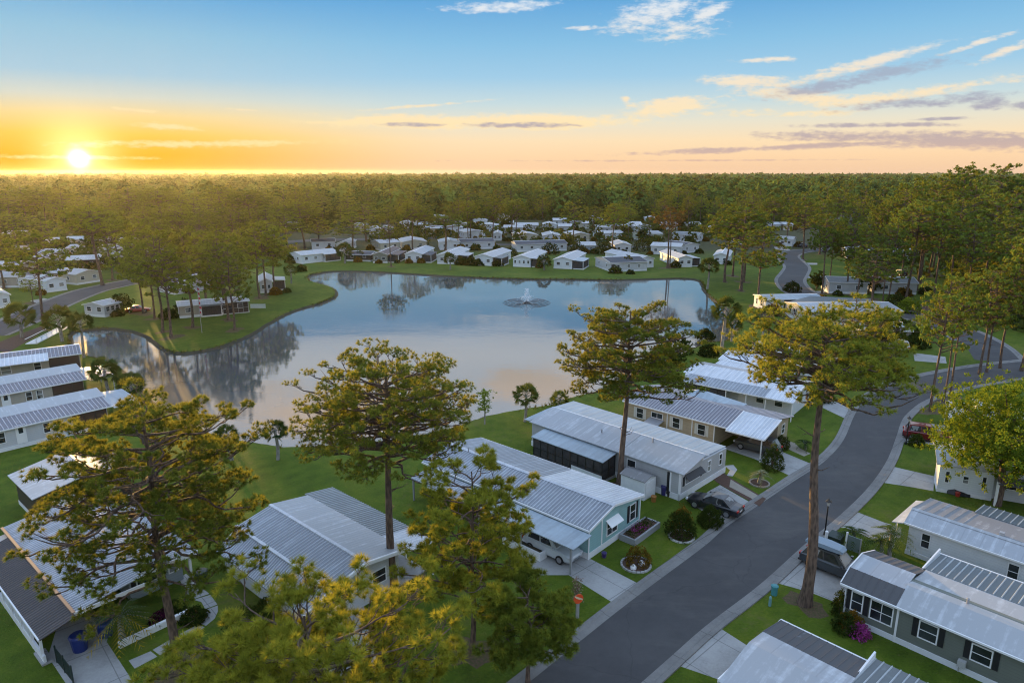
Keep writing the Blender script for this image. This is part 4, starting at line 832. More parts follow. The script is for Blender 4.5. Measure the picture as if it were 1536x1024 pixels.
for i, (x, y, w) in enumerate(FAR):
    fh(('side', 'gable')[i % 3 == 0], x - w / 2, y, x + w / 2, y, 8 if i % 3 else 11, (WHITEW, LTGREY, CREAMW)[i % 3], (WHT, WHTP, WHT)[i % 3], 'distant white roofed home in the last rows before the wood', None, group='distant homes before the wood')
# large homes by the winding street
H = Home('mobile_home', 'large white home with broad white double roof by the winding street', 'mobile home', (55.4, 125.3), 3)
H.gable(0, 18.4, 10.2, 0, 2.6, 3.4, CREAMW, (WHT, WHTP), vr=5.0)
H.roof([(8, 15.5, 2.8), (19, 11.5, 2.8), (18, 10.1, 2.65), (1, 10.1, 2.65)], AWNR, 0, 'rear_roof')
for a in (2.4, 5.8, 8.2): H.win('u-', .25, a, 1.5, .8, 1.3, 'h', SHUT)
H.win('v-', .25, 15, 1.5, 1.4, 1.0, 'v'); H.win('v-', .25, 9, 1.5, 1.2, 1.0, 'v')
MB().lathe([(.2, -.1), (.2, .25), (.1, .45)], (9, 3.8, 3.3), 8).build('roof_vent', BLACKM, H.o)
H = Home('mobile_home', 'white home with pale blue roof and dark open porch above the east lake lawn', 'mobile home', (52.9, 138.9), 5)
H.gable(-.6, 12, 6.0, -.2, 2.5, 2.95, WHITEW, (BLUEMET, BLUEMET)); H.screen('v-', 0.02, 3.5, 9, .1, 2.3, 4); H.win('u-', -.35, 2, 1.4, .8, 1.3, 'h', SHUT); H.win('u-', -.35, 4.4, 1.4, .6, 1.3)
H = Home('mobile_home', 'beige end home with white metal slope and brown rear roof below the large white home', 'mobile home', (60.0, 110.6), -12)
H.gable(-2, 6.2, 8, 0, 2.6, 3.3, BEIGEW, (BROWNSH, WHTP), vr=3.6)
H.win('u+', 5.95, 2.4, 1.5, 1.0, 1.0); H.win('v-', .25, 1, 1.5, 1.3, 1.0, 'v')
for x, y, r in ((55, 125, 0), (64, 131, 14), (58, 141, 8), (62, 114, 7)): HOMES.append((x, y, r))
# ---------------------------------------------------------------- ground, lake, roads
def smooth(pts, n=6, closed=False):
    P = [Vector((p[0], p[1], 0)) for p in pts]; out = []; m = len(P)
    for i in range(m if closed else m - 1):
        g = (lambda k: P[k % m]) if closed else (lambda k: P[max(0, min(m - 1, k))])
        a, b, c, d = g(i - 1), g(i), g(i + 1), g(i + 2)
        for k in range(n):
            t = k / n; q = .5 * ((2 * b) + (c - a) * t + (2 * a - 5 * b + 4 * c - d) * t * t + (3 * b - a - 3 * c + d) * t ** 3); out.append((q.x, q.y))
    if not closed: out.append((P[-1].x, P[-1].y))
    return out
LAKE_PX = [(102, 503), (112, 495), (130, 493), (160, 491), (198, 495), (222, 504), (240, 517), (262, 527), (300, 525), (340, 515), (375, 500), (405, 482), (440, 465), (475, 455), (498, 446), (503, 438), (495, 430), (478, 425), (463, 420), (461, 414), (472, 410), (500, 406), (560, 406.5), (620, 410), (700, 414.5), (780, 417.5), (860, 418), (920, 419), (975, 417.5), (1020, 416.5), (1045, 418.5), (1054, 424), (1058, 435), (1073, 449), (1092, 462), (1108, 478), (1110, 492), (1096, 508), (1072, 513), (1046, 520), (1005, 540), (955, 562), (900, 585), (856, 596), (826, 607), (776, 614.5), (730, 624), (703, 633), (680, 642), (621, 654), (540, 664), (437, 670), (400, 667), (369, 662), (335, 656), (300, 645), (260, 625), (228, 605), (208, 586), (192, 566), (160, 541), (122, 530), (106, 516)]
LAKE = smooth([G(*p) for p in LAKE_PX], 5, True)
def jitter_poly(poly, a, seed):
    r = random.Random(seed); return [(x + r.uniform(-a, a), y + r.uniform(-a, a)) for x, y in poly]
LAKE = jitter_poly(LAKE, .12, 3)
def inset(poly, d):
    n = len(poly); out = []
    area = sum(poly[i][0] * poly[(i + 1) % n][1] - poly[(i + 1) % n][0] * poly[i][1] for i in range(n)); sg = 1 if area > 0 else -1
    for i in range(n):
        a, b = poly[i - 1], poly[(i + 1) % n]; tx, ty = b[0] - a[0], b[1] - a[1]; L = math.hypot(tx, ty) + 1e-9
        out.append((poly[i][0] - ty / L * d * sg, poly[i][1] + tx / L * d * sg))
    return out
def inside(p, poly):
    c = False; n = len(poly); x, y = p
    for i in range(n):
        x0, y0 = poly[i]; x1, y1 = poly[i - 1]
        if (y0 > y) != (y1 > y) and x < (x1 - x0) * (y - y0) / (y1 - y0) + x0: c = not c
    return c
def cdt_sheet(name, outer, holes, z, mat, parent=None, extra=()):
    pts = [Vector(p) for p in outer]; edges = [(i, (i + 1) % len(outer)) for i in range(len(outer))]
    for h in holes:
        b = len(pts); pts += [Vector(p) for p in h]; edges += [(b + i, b + (i + 1) % len(h)) for i in range(len(h))]
    pts += [Vector(p) for p in extra]
    v, e, f, *_ = geometry.delaunay_2d_cdt(pts, edges, [], 0, 1e-5)
    fs = []
    for t in f:
        c = sum((v[i] for i in t), Vector((0, 0))) / len(t)
        if inside(c, outer) and not any(inside(c, h) for h in holes):
            a = (v[t[1]] - v[t[0]]).cross(v[t[2]] - v[t[0]]); fs.append(tuple(t) if a > 0 else tuple(reversed(t)))
    me = bpy.data.meshes.new(name); me.from_pydata([(p.x, p.y, z) for p in v], [], fs); me.materials.append(mat); me.update()
    return link(name, me, parent)
POND2 = smooth([G(*p) for p in [(552, 334), (600, 331), (640, 328.5), (690, 329.5), (668, 335), (610, 340)]], 4, True)
POND3 = smooth([G(*p) for p in [(70, 355), (85, 346.5), (112, 344.5), (122, 349), (112, 356), (88, 359)]], 4, True)
OUT = [(-3400, -150), (3400, -150), (3400, 3650), (-3400, 3650)]
g = cdt_sheet('ground', OUT, [LAKE, POND2, POND3], 0, GROUND); tag(g, kind='structure')
for nm, lk, d, wz in (('lake', LAKE, 1.6, -.32), ('pond', POND2, 3, -.3), ('pond', POND3, 3, -.3)):
    inn = inset(lk, d); n = len(lk)
    vs = [(x, y, 0) for x, y in lk] + [(x, y, -.75) for x, y in inn]
    bk = np_mesh('bank', vs, [(i, (i + 1) % n, n + (i + 1) % n, n + i) for i in range(n)], SOIL); tag(link(nm + '_bank', bk), kind='structure')
    tag(cdt_sheet(nm, lk, [], wz, WATER), kind='structure')
def strip(name, left, right, z, mat, kind='structure'):
    n = len(left); vs = [(x, y, z) for x, y in left] + [(x, y, z) for x, y in right]
    fs = [(i, n + i, n + i + 1, i + 1) for i in range(n - 1)]
    me = bpy.data.meshes.new(name); me.from_pydata(vs, [], fs); me.materials.append(mat); me.update()
    return tag(link(name, me), kind=kind)
def offset(line, d):
    out = []
    for i, p in enumerate(line):
        a, b = line[max(0, i - 1)], line[min(len(line) - 1, i + 1)]; tx, ty = b[0] - a[0], b[1] - a[1]; L = math.hypot(tx, ty) + 1e-9
        out.append((p[0] + ty / L * d, p[1] - tx / L * d))
    return out
def kerb(name, line, sgn, mat=None):
    prof = [(0, .012), (.48, .022), (.56, .09), (.86, .09), (.88, -.03)]
    rows = [offset(line, sgn * d) for d, _ in prof]; n = len(line); vs = []; fs = []
    for r, (_, z) in zip(rows, prof): vs += [(x, y, z) for x, y in r]
    for k in range(len(prof) - 1):
        for i in range(n - 1):
            f = (k * n + i, k * n + i + 1, (k + 1) * n + i + 1, (k + 1) * n + i); fs.append(f if sgn < 0 else tuple(reversed(f)))
    me = bpy.data.meshes.new(name); me.from_pydata(vs, [], fs); me.materials.append(mat or KERBM); me.update(); return tag(link(name, me), kind='structure')
LEFT = [G(*p) for p in [(792, 1024), (941, 905), (1055, 820), (1090.6, 789), (1149, 750), (1199, 716), (1234, 694), (1264, 662), (1281, 624), (1294, 604), (1316, 588), (1355, 572), (1398, 561), (1455, 551)]]
RIGHT = [G(*p) for p in [(978, 1009), (1057.6, 939), (1140, 876), (1208, 815), (1258, 774), (1302, 731), (1330, 691), (1344, 656), (1353, 630), (1365, 616), (1384, 602), (1412, 591), (1440, 583)]]
ext = lambda P, k: [(P[0][0] - (P[1][0] - P[0][0]) * k, P[0][1] - (P[1][1] - P[0][1]) * k)] + P
LEFT = ext(LEFT, 4) + [G(1500, 545.5), G(1580, 538), G(1700, 530)]; RIGHT = ext(RIGHT, 5) + [G(1490, 573), G(1570, 562), G(1690, 551)]
def resample(P, n):
    d = [0]
    for i in range(1, len(P)): d.append(d[-1] + math.hypot(P[i][0] - P[i - 1][0], P[i][1] - P[i - 1][1]))
    out = []; j = 0
    for k in range(n):
        t = d[-1] * k / (n - 1)
        while j < len(P) - 2 and d[j + 1] < t: j += 1
        f = (t - d[j]) / (d[j + 1] - d[j] + 1e-9); out.append((P[j][0] + (P[j + 1][0] - P[j][0]) * f, P[j][1] + (P[j + 1][1] - P[j][1]) * f))
    return out
LEFT = resample(smooth(LEFT, 8), 110); RIGHT = resample(smooth(RIGHT, 8), 110)
strip('road', LEFT, RIGHT, .006, ASPH); kerb('kerb', LEFT, -1); kerb('kerb', RIGHT, 1)
SC = smooth([G(*p) for p in [(1330, 369), (1240, 374.5), (1200, 377), (1182, 383), (1188, 392), (1195.5, 401), (1191, 411), (1185.5, 420), (1190, 430), (1203, 440), (1228, 450), (1280, 459), (1335, 467), (1385, 478), (1440, 498), (1478, 520), (1498, 543)]], 6)
SL, SR = offset(SC, -3.1), offset(SC, 3.1); strip('road', SL, SR, .0105, ASPH); kerb('kerb', SL, -1); kerb('kerb', SR[:-8], 1)
WL = smooth([G(*p) for p in [(-60, 506), (0, 482), (16, 474), (66, 453), (111, 437), (148, 428.5), (179, 422.5), (230, 414), (300, 404), (370, 398)]], 4); WR = offset(WL, 6.8)
strip('road', WL, WR, .006, ASPH); kerb('kerb', WL, -1); kerb('kerb', WR, 1)
FC = smooth([G(*p) for p in [(380, 366), (430, 363), (470, 360.5), (560, 358.5), (640, 357), (700, 356)]], 4); strip('road', offset(FC, -5), offset(FC, 5), .006, ASPH)
FC = smooth([G(*p) for p in [(690, 366), (740, 366.5), (800, 367.5), (860, 369), (960, 370.5), (1040, 371)]], 4); strip('road', offset(FC, -3), offset(FC, 3), .006, ASPH)
def slab_px(name, px, mat=None, z=.0048, kind='structure'):
    return tag(MB().prism([G(*p) for p in px][::-1], -.03, z).build(name, mat or CONC), kind=kind)
slab_px('driveway', [(744, 792), (806, 862), (853, 862), (925, 907), (964, 878), (886, 838), (790, 780)])
slab_px('driveway', [(1040, 757), (1092, 791), (1139, 761), (1080, 727), (1062, 737)])
slab_px('driveway', [(1085, 672), (1132, 688), (1197, 719), (1223, 698), (1175, 678), (1120, 655)])
slab_px('driveway', [(1195, 596), (1225, 607), (1271, 629), (1285, 613), (1215, 590)])
slab_px('driveway', [(1152, 870), (1194, 831), (1230, 847), (1300, 874), (1262, 906), (1216, 888)])
slab_px('driveway', [(1244, 791), (1274, 763), (1327, 783.5), (1352, 791), (1351, 806), (1308, 808), (1269, 791)])
slab_px('driveway', [(1315, 722), (1331, 697.5), (1402, 714), (1400, 736), (1370, 730.5)], CONC)
slab_px('driveway', [(1358, 630), (1418, 638), (1414, 668), (1345, 662)])
slab_px('driveway', [(1010, 995), (1073, 937), (1120, 967), (1094, 1010), (1080, 1019)])
slab_px('driveway', [(72, 984), (100, 1026), (130, 1080), (245, 1080), (201, 1024), (180, 992), (160, 962), (170, 925), (90, 925)])
slab_px('driveway', [(505, 930), (545, 905), (558, 955), (570, 1000), (574, 1080), (470, 1080)])
slab_px('driveway', [(88, 466), (96, 455), (66, 447), (45, 451)]); slab_px('driveway', [(1166, 376), (1186, 375.5), (1178, 369), (1160, 370)])
slab_px('driveway', [(1203, 394), (1226, 394.5), (1226, 397), (1206, 397)]); slab_px('driveway', [(1207, 414.5), (1240, 414), (1240, 416.5), (1207, 417)]); slab_px('driveway', [(1212, 437), (1240, 436), (1236, 439), (1214, 440)])
slab_px('driveway', [(1350, 566), (1378, 558), (1425, 544), (1417, 535), (1370, 530), (1345, 536)]) if False else slab_px('driveway', [(1370, 529), (1418, 535), (1420, 545), (1372, 541)])
slab_px('driveway', [(1306, 586), (1345, 570), (1300, 560), (1268, 566)])
# paths
for q in [[(279, 860), (298, 876), (275, 880), (268, 866)], [(298.6, 877.5), (314, 890), (287, 899), (276, 883)], [(315.5, 891.5), (326, 906), (308, 913), (302, 902), (290, 899)], [(326.5, 907.5), (327, 916), (322, 927), (309, 938), (299, 934), (308, 924), (308.5, 914)], [(307, 940), (280, 958), (270, 950), (297, 936)], [(277, 960), (240, 982), (229, 974), (267, 952)], [(236, 984), (202, 1002), (193, 990), (226, 976)]]:
    slab_px('path', q)
slab_px('path', [(1087, 698), (1100, 697), (1106, 704), (1099, 714), (1090, 713), (1095, 705)])
slab_px('path', [(1310, 832), (1345, 842), (1388, 862), (1380, 868), (1340, 850), (1306, 838)])
slab_px('path', [(1178, 660), (1192, 664), (1200, 672), (1216, 680), (1206, 684), (1188, 676), (1172, 668)], SANDY)
slab_px('garden_bed', [(1066, 716), (1084, 708), (1098, 718), (1149, 748), (1139, 759), (1081, 727)], MULCH, .025)
slab_px('garden_bed', [(1096, 719), (1104, 724), (1140, 745), (1130, 749), (1094, 730)], SANDY, .04)
slab_px('clearing', [(560, 322), (560, 309), (610, 308.5), (668, 311), (668, 318), (620, 322)], SANDY, .02)
slab_px('clearing', [(-20, 520), (40, 497), (62, 489), (66, 496), (50, 506), (10, 530)], MULCH, .015)
slab_px('clearing', [(1300, 470), (1390, 455), (1400, 470), (1340, 463)], MULCH, .015) 

# reeds and rough grass along the waterline: one mass
rg = np.random.default_rng(41); cc = []
for i, (x, y) in enumerate(LAKE):
    a, b = LAKE[i], LAKE[(i + 1) % len(LAKE)]; L_ = math.hypot(b[0] - a[0], b[1] - a[1]); dens = max(0, .9 + 1.4 * math.sin(i * .21) + .9 * math.sin(i * .57 + 1))
    for k in range(int(L_ * dens * 1.6)):
        f = rg.uniform(); o = rg.normal(-.15, .3); cc.append((a[0] + (b[0] - a[0]) * f + rg.normal(0, .25), a[1] + (b[1] - a[1]) * f + o, -.12))
cc = np.array(cc)
o = link('shore_grass', tufts_mesh('shore_grass', rg, cc, np.tile([0, 0, 1.], (len(cc), 1)), 7, .55, .045, leafmat('shore_grass', (.04, .05, .01), (.16, .15, .035), (.3, .26, .05), .25, 0), rg.uniform(0, 1, len(cc)), spread=.55)); tag(o, 'rough grass and reeds along the lake edge', 'reeds', kind='stuff')
# ---------------------------------------------------------------- vehicles
TYRE = plain('tyre_rubber', (.015, .015, .016), .85); RIM = plain('alloy_rim', (.35, .36, .38), .3, .6)
HEADL = plain('headlamp', (.6, .62, .65), .15); TAILL = plain('tail_lamp', (.45, .02, .012), .25)
def paint(name, col):
    m, nt, b = new_mat(name); b.inputs['Base Color'].default_value = (*col, 1); b.inputs['Roughness'].default_value = .3; b.inputs['Coat Weight'].default_value = .6
    n = noise(nt, scaled(nt), 1.5, 3); nt.links.new(mix(nt, n, tuple(c * .9 for c in col), tuple(min(1, c * 1.1) for c in col)), b.inputs['Base Color']); return m
def car(name, label, loc, ang, kind, mat, cat='car', group=None, box=None, sunshade=False):
    o = thing(name, label, cat, (loc[0], loc[1], .03), rad(ang), group)
    suv = kind == 'suv'
    hb = .98 if suv else .86; ht = 1.66 if suv else 1.4
    st = [(-2.3, .74, .45, hb * .82), (-2.22, .84, .3, hb * .95), (-1.7, .91, .24, hb), (-.6, .93, .22, hb), (.7, .93, .22, hb * .98), (1.3, .91, .22, hb * .94), (1.95, .86, .25, hb * .84), (2.22, .76, .3, hb * .7), (2.3, .62, .42, hb * .58)]
    V, F = [], []
    for x, w, z0, z1 in st:
        zm = z0 + (z1 - z0) * .55
        V += [(x, -w * .9, z0), (x, -w, z0 + .12), (x, -w, zm), (x, -w * .97, z1 - .07), (x, -w * .86, z1), (x, 0, z1 + .03), (x, w * .86, z1), (x, w * .97, z1 - .07), (x, w, zm), (x, w, z0 + .12), (x, w * .9, z0)]
    n = 11
    for i in range(len(st) - 1):
        for k in range(n): F.append((i * n + k, (i + 1) * n + k, (i + 1) * n + (k + 1) % n, i * n + (k + 1) % n))
    F += [tuple(range(n)), tuple(reversed(range((len(st) - 1) * n, len(st) * n)))]
    b = MB(); b.add(V, F)
    xf, xr = (.95, -2.12) if suv else (.95, -1.75); tf, tr = (.22, -1.72) if suv else (.1, -.95)
    B = [(xf, -.78, hb - .02), (xf, .78, hb - .02), (xr, .78, hb - .03), (xr, -.78, hb - .03)]; T = [(tf, -.6, ht), (tf, .6, ht), (tr, .6, ht - .03), (tr, -.6, ht - .03)]
    cm = ((tf + tr) / 2, 0, ht + .05)
    b.add(B + T + [cm], [(0, 3, 7, 4), (1, 5, 6, 2), (0, 4, 5, 1), (3, 2, 6, 7), (4, 7, 8), (7, 6, 8), (6, 5, 8), (5, 4, 8)])
    body = b.build('body', mat, o, smooth=False)
    def pane(nm, q, s0, s1, t0, t1, off=.012):
        q = [Vector(p) for p in q]; nz = (q[1] - q[0]).cross(q[3] - q[0]).normalized()
        c = sum(q, Vector()) / 4 - Vector((-.5, 0, .9))
        if nz.dot(c) < 0: nz = -nz
        P = lambda s, t: (q[0].lerp(q[1], s)).lerp(q[3].lerp(q[2], s), t) + nz * off
        MB().slab([P(s0, t0), P(s1, t0), P(s1, t1), P(s0, t1)], .004).build(nm, GLASS, o)
    pane('windscreen', (B[0], B[1], T[1], T[0]), .07, .93, .08, .92); pane('rear_window', (B[3], B[2], T[2], T[3]), .09, .91, .25, .9)
    for A in ((B[0], B[3], T[3], T[0]), (B[1], B[2], T[2], T[1])):
        pane('side_window', A, .12, .47, .1, .86); pane('side_window', A, .51, .9, .1, .86)
    for x in (-1.42, 1.38):
        for y in (-.84, .84):
            sg = 1 if y > 0 else -1
            w = MB().tube([(x, y - .1 * sg, .33), (x, y + .12 * sg, .33)], .34, 16).build('wheel', TYRE, o)
            MB().tube([(x, y + .1 * sg, .33), (x, y + .135 * sg, .33)], .22, 12).build('rim', RIM, w)
    for y in (-.62, .62):
        MB().box(2.1, 2.285, y - .17, y + .17, hb * .6, hb * .74).build('headlight', HEADL, o); MB().box(-2.33, -2.2, y - .16, y + .16, hb * .76, hb * .93).build('tail_light', TAILL, o)
    MB().box(-2.33, -2.24, -.26, .26, .5, .62).build('number_plate', plain('plate_white', (.6, .6, .58), .5), o)
    MB().box(2.16, 2.3, -.4, .4, .42, .54).build('grille', DARK, o); MB().box(-2.36, -2.1, -.8, .8, .3, .42).build('bumper', DARK, o)
    for y in (-.98, .98): MB().box(.68, .84, y - .1, y + .1, hb - .0, hb + .14).build('wing_mirror', mat, o)
    if box:
        bb = MB(); vs = []
        for x, w, z in ((-2.1, .5, .12), (-1.85, .56, .26), (-.6, .58, .3), (.3, .52, .24), (.55, .4, .1)):
            vs += [(x, -w, ht + .06), (x, -w * .9, ht + .06 + z), (x, w * .9, ht + .06 + z), (x, w, ht + .06)]
        bb.add(vs, [(i * 4 + k, (i + 1) * 4 + k, (i + 1) * 4 + (k + 1) % 4, i * 4 + (k + 1) % 4) for i in range(4) for k in range(4)] + [(0, 1, 2, 3), (19, 18, 17, 16)])
        bx = bb.build('cargo_box', box, o); tag(bx, 'pale blue roof box')
    return o
car('parked_car', 'white car parked under the teal home carport, facing the street', (3.05, 46.4), 138.3 + 180, 'suv', paint('white_car_paint', (.5, .55, .58)))
car('parked_car', 'black saloon car on the grey home driveway beside the mulch bed', (17.3, 53.3), 141, 'sedan', paint('black_car_paint', (.012, .014, .018)))
car('parked_car', 'dark grey car under the tan home carport', (25.4, 66.0), 137, 'suv', paint('grey_car_paint', (.06, .065, .07)))
car('parked_car', 'slate grey car with long pale roof box on the driveway at right', (23.3, 43.9), -46, 'suv', paint('slate_car_paint', (.035, .043, .05)), box=plain('roof_box_shell', (.2, .27, .33), .35))
car('parked_car', 'dark red car backed toward the street beside the round clipped bush', (44.7, 68.9), -28, 'suv', paint('red_car_paint', (.13, .004, .007)))
x, y = G(208, 468); car('parked_car', 'red and white car beside the bushy shelter on the peninsula', (x, y), 20, 'sedan', paint('bright_red_paint', (.3, .02, .015)))
x, y = G(1352, 524); car('parked_car', 'white car beside the beige end home right of the lake', (x, y), 70, 'suv', paint('white_car_paint_plain', (.5, .51, .52)))
x, y = G(1203, 371); car('parked_car', 'black car by the home at the end of the winding street', (x, y), 100, 'suv', paint('black_far_paint', (.015, .016, .02)))
for i, (px, py, lab) in enumerate(((575, 357, 'silver car at the left far crossroad'), (592, 356.5, 'pale car beside the silver one at the far crossroad'), (1349, 413, 'black tall van among the right stand trunks'))):
    x, y = G(px, py); car('parked_car', lab, (x, y), 15 + 40 * i, 'suv', paint('far_car_paint_%s' % 'abc'[i], ((.45, .47, .5), (.5, .5, .52), (.02, .02, .022))[i]))
# ---------------------------------------------------------------- street furniture and yard things
LAMPG = plain('lantern_glass', (.45, .46, .45), .25)
def lamp(label, px, py, h=2.85):
    x, y = G(px, py); o = thing('street_lamp', label, 'street lamp', (x, y, 0), 0, 'black lantern lamps along the street')
    MB().lathe([(.11, 0), (.11, .25), (.06, .35), (.05, h - .5), (.07, h - .45)], n=10).build('post', BLACKM, o)
    ln = MB().lathe([(.09, h - .45), (.17, h - .12), (.17, h - .1)], n=6).build('lantern', LAMPG, o)
    MB().lathe([(.26, h - .1), (.05, h + .1), (.02, h + .2)], n=6).build('lantern_cap', BLACKM, ln)
lamp('black lantern lamp beside the green utility box', 1237, 802, 3.0); lamp('black lantern lamp beside the round clipped bush and red car', 1358.5, 666, 3.0)
def simple(name, label, cat, px, py, parts, rz=0, group=None):
    x, y = G(px, py); o = thing(name, label, cat, (x, y, 0), rad(rz), group)
    for nm, mb, m in parts: mb.build(nm, m, o)
    return o
DGREEN = plain('dark_green_metal', (.018, .035, .03), .5); TEALP = plain('teal_plastic', (.06, .25, .27), .45); BLUEP = plain('blue_plastic', (.012, .03, .16), .4); POSTM = plain('weathered_post', (.3, .3, .29), .8)
simple('utility_box', 'dark green utility box on a concrete pad beside the lamp', 'utility box', 1252, 819, [('cabinet', MB().extr([(-.5, .1), (-.5, .95), (.5, 1.05), (.5, .1)], -.5, .5), DGREEN), ('pad', MB().box(-.65, .65, -.65, .65, -.02, .1), CONC)], -46)
simple('marker_post', 'white rounded post beside the green utility box', 'post', 1237.5, 820, [('post', MB().box(-.09, .09, -.09, .09, 0, 1.3), TRIM), ('post_cap', MB().lathe([(.13, 1.3), (.1, 1.36), (.02, 1.39)], n=8), TRIM)], -46)
simple('notice_board', 'grey green board on white posts at the lawn behind the slate car', 'board', 1278, 832, [('board', MB().box(-.45, .45, -.04, .04, .35, 1.5), plain('grey_green_board', (.12, .16, .15), .6)), ('post', MB().box(-.58, -.46, -.06, .06, 0, 1.7), TRIM), ('post', MB().box(.46, .54, -.05, .05, 0, 1.5), POSTM)], -46)
simple('utility_pedestal', 'larger teal utility pedestal on the lawn left of the leaning pine', 'pedestal', 1161, 891, [('cabinet', MB().lathe([(.22, 0), (.22, .55), (.26, .57), (.26, .68), (.16, .74)], n=8), TEALP)])
simple('utility_pedestal', 'smaller pale teal pedestal on the lawn, nearest the street', 'pedestal', 1154.5, 908, [('cabinet', MB().lathe([(.1, 0), (.1, .6), (.06, .7)], n=8), plain('pale_teal_plastic', (.16, .32, .34), .5))])
o = simple('yard_sign', 'round orange sign with pale slanted band on a grey post by the street', 'sign', 866, 926, [('post', MB().box(-.1, .1, -.06, .06, 0, 1.25), POSTM)], 20)
d = MB(); d.tube([(0, -.11, 1.45), (0, -.07, 1.45)], .34, 20).build('sign_disc', plain('orange_sign_paint', (.75, .09, .02), .5), o)
MB().add([(-.27, -.118, 1.62), (.3, -.118, 1.3), (.29, -.118, 1.42), (-.24, -.118, 1.73)], [(0, 1, 2, 3)]).build('sign_band', plain('cream_sign_paint', (.75, .6, .4), .5), o)
MB().add([(-.2, -.117, 1.55), (.1, -.117, 1.37), (.12, -.117, 1.4), (-.18, -.117, 1.59)], [(0, 1, 2, 3)]).build('sign_band', plain('cream_sign_paint', (.75, .6, .4), .5), o)
x, y = G(865, 908); o = thing('dried_shrub', 'dry speckled tan plume plant standing behind the orange sign', 'plant', (x, y, 0))
r_ = np.random.default_rng(5); C = np.stack([r_.normal(0, .16, 130), r_.normal(0, .16, 130), r_.uniform(.2, 2.0, 130)], 1); link('foliage', tufts_mesh('plume', r_, C, np.tile([0, 0, 1.], (130, 1)), 5, .25, .05, leafmat('dry_plume', (.2, .13, .1), (.5, .42, .34), (.3, .2, .1), .2), r_.uniform(0, 1, 130), leaf=True), o)
MB().tube([(0, 0, 0), (.03, 0, 1.6)], .03, 5).build('stem', BARK, o)
# garden shed, planter, bins
o = thing('garden_shed', 'white storage shed with leaf-strewn top between the teal and grey homes', 'shed', (11.3, 56.3, 0), rad(135.2))
MB().extr([(-.9, 0), (-.9, 1.75), (0, 2.0), (.9, 1.75), (.9, 0)], -1.25, 1.25).build('wall', WHITE, o); MB().extr([(-1, 1.76), (0, 2.04), (1, 1.76), (1, 1.82), (0, 2.1), (-1, 1.82)], -1.35, 1.35).build('roof', metal_roof('leaf_strewn_white', (.7, .72, .75), (.05, .045, .04), .5, .6), o); MB().box(-1.3, -1.26, -.7, .7, .1, 1.6).build('door', WHITE, o)
o = thing('planter', 'long white planter box along the teal home carport', 'planter', (2.2, 45.6, 0), rad(138.3))
b = MB(); b.box(-.2, 3.6, .28, .4, 0, .65).box(-.2, 3.6, -.4, -.28, 0, .65).box(-.2, -.08, -.28, .28, 0, .65).box(3.48, 3.6, -.28, .28, 0, .65); b.build('box', WHITE, o); MB().box(-.08, 3.48, -.28, .28, 0, .52).build('soil', SOIL, o)
o = thing('raised_bed', 'grey block flower bed with pink flowers under the teal home window', 'flower bed', (10.0, 49.0, 0), rad(138.3))
b = MB(); b.box(-.75, -.6, -2.2, 1.6, 0, .5).box(.55, .7, -2.2, 1.6, 0, .5).box(-.6, .55, -2.2, -2.05, 0, .5).box(-.6, .55, 1.45, 1.6, 0, .5); b.build('block_edge', GREYMETAL, o); MB().box(-.6, .55, -2.05, 1.45, 0, .42).build('soil', MULCH, o)
link('flowers', tufts_mesh('flowers', r_, np.stack([r_.uniform(-.5, .5, 60), r_.uniform(-.9, .6, 60), np.full(60, .5)], 1), np.tile([0, 0, 1.], (60, 1)), 7, .2, .05, FLOWERM, r_.uniform(0, 1, 60), leaf=True), o)
link('greenery', tufts_mesh('greenery', r_, np.stack([r_.uniform(-.5, .5, 110), r_.uniform(-1.95, 1.35, 110), np.full(110, .5)], 1), np.tile([0, 0, 1.], (110, 1)), 7, .3, .06, SHRUB, r_.uniform(0, 1, 110), leaf=True), o)
def bin_(label, loc, m, h=1.05, r=.33, name='bin', group=None):
    o = thing(name, label, 'bin', (*loc, 0), 0, group); MB().lathe([(r * .8, 0), (r, h * .9), (r * 1.06, h * .92)], n=14).build('body', m, o); MB().lathe([(r * 1.08, h * .92), (r * .9, h), (.05, h * 1.03)], n=14).build('lid', m, o)
bin_('front one of two blue bins under the brown carport', (-26.1, 35.6), BLUEP, 1.05, .5); bin_('blue bin behind its twin under the brown carport', (-25.3, 36.9), BLUEP, 1.0, .48)
bin_('dark green bin beside the curved path of the blue grey home', (-21.8, 42.6), DGREEN, .9, .45); bin_('green bin at the near corner of the white shed', (10.9, 54.2), plain('green_plastic', (.02, .12, .05), .45), .8, .26); bin_('blue bin against the grey home wall beside the shed', (13.6, 56.0), plain('deep_blue_plastic', (.03, .03, .14), .45), .9, .3)
bin_('dark round pot at the grey home wall beside the blue bin', (14.0, 55.7), DARK, .6, .25, 'pot'); bin_('multicoloured pot in front of the white shed', (12.4, 54.7), plain('ochre_pot', (.3, .13, .03), .6), .55, .24, 'pot'); bin_('small purple pot at the teal home corner', (6.9, 45.8), plain('purple_glaze', (.05, .03, .14), .3), .4, .2, 'pot')
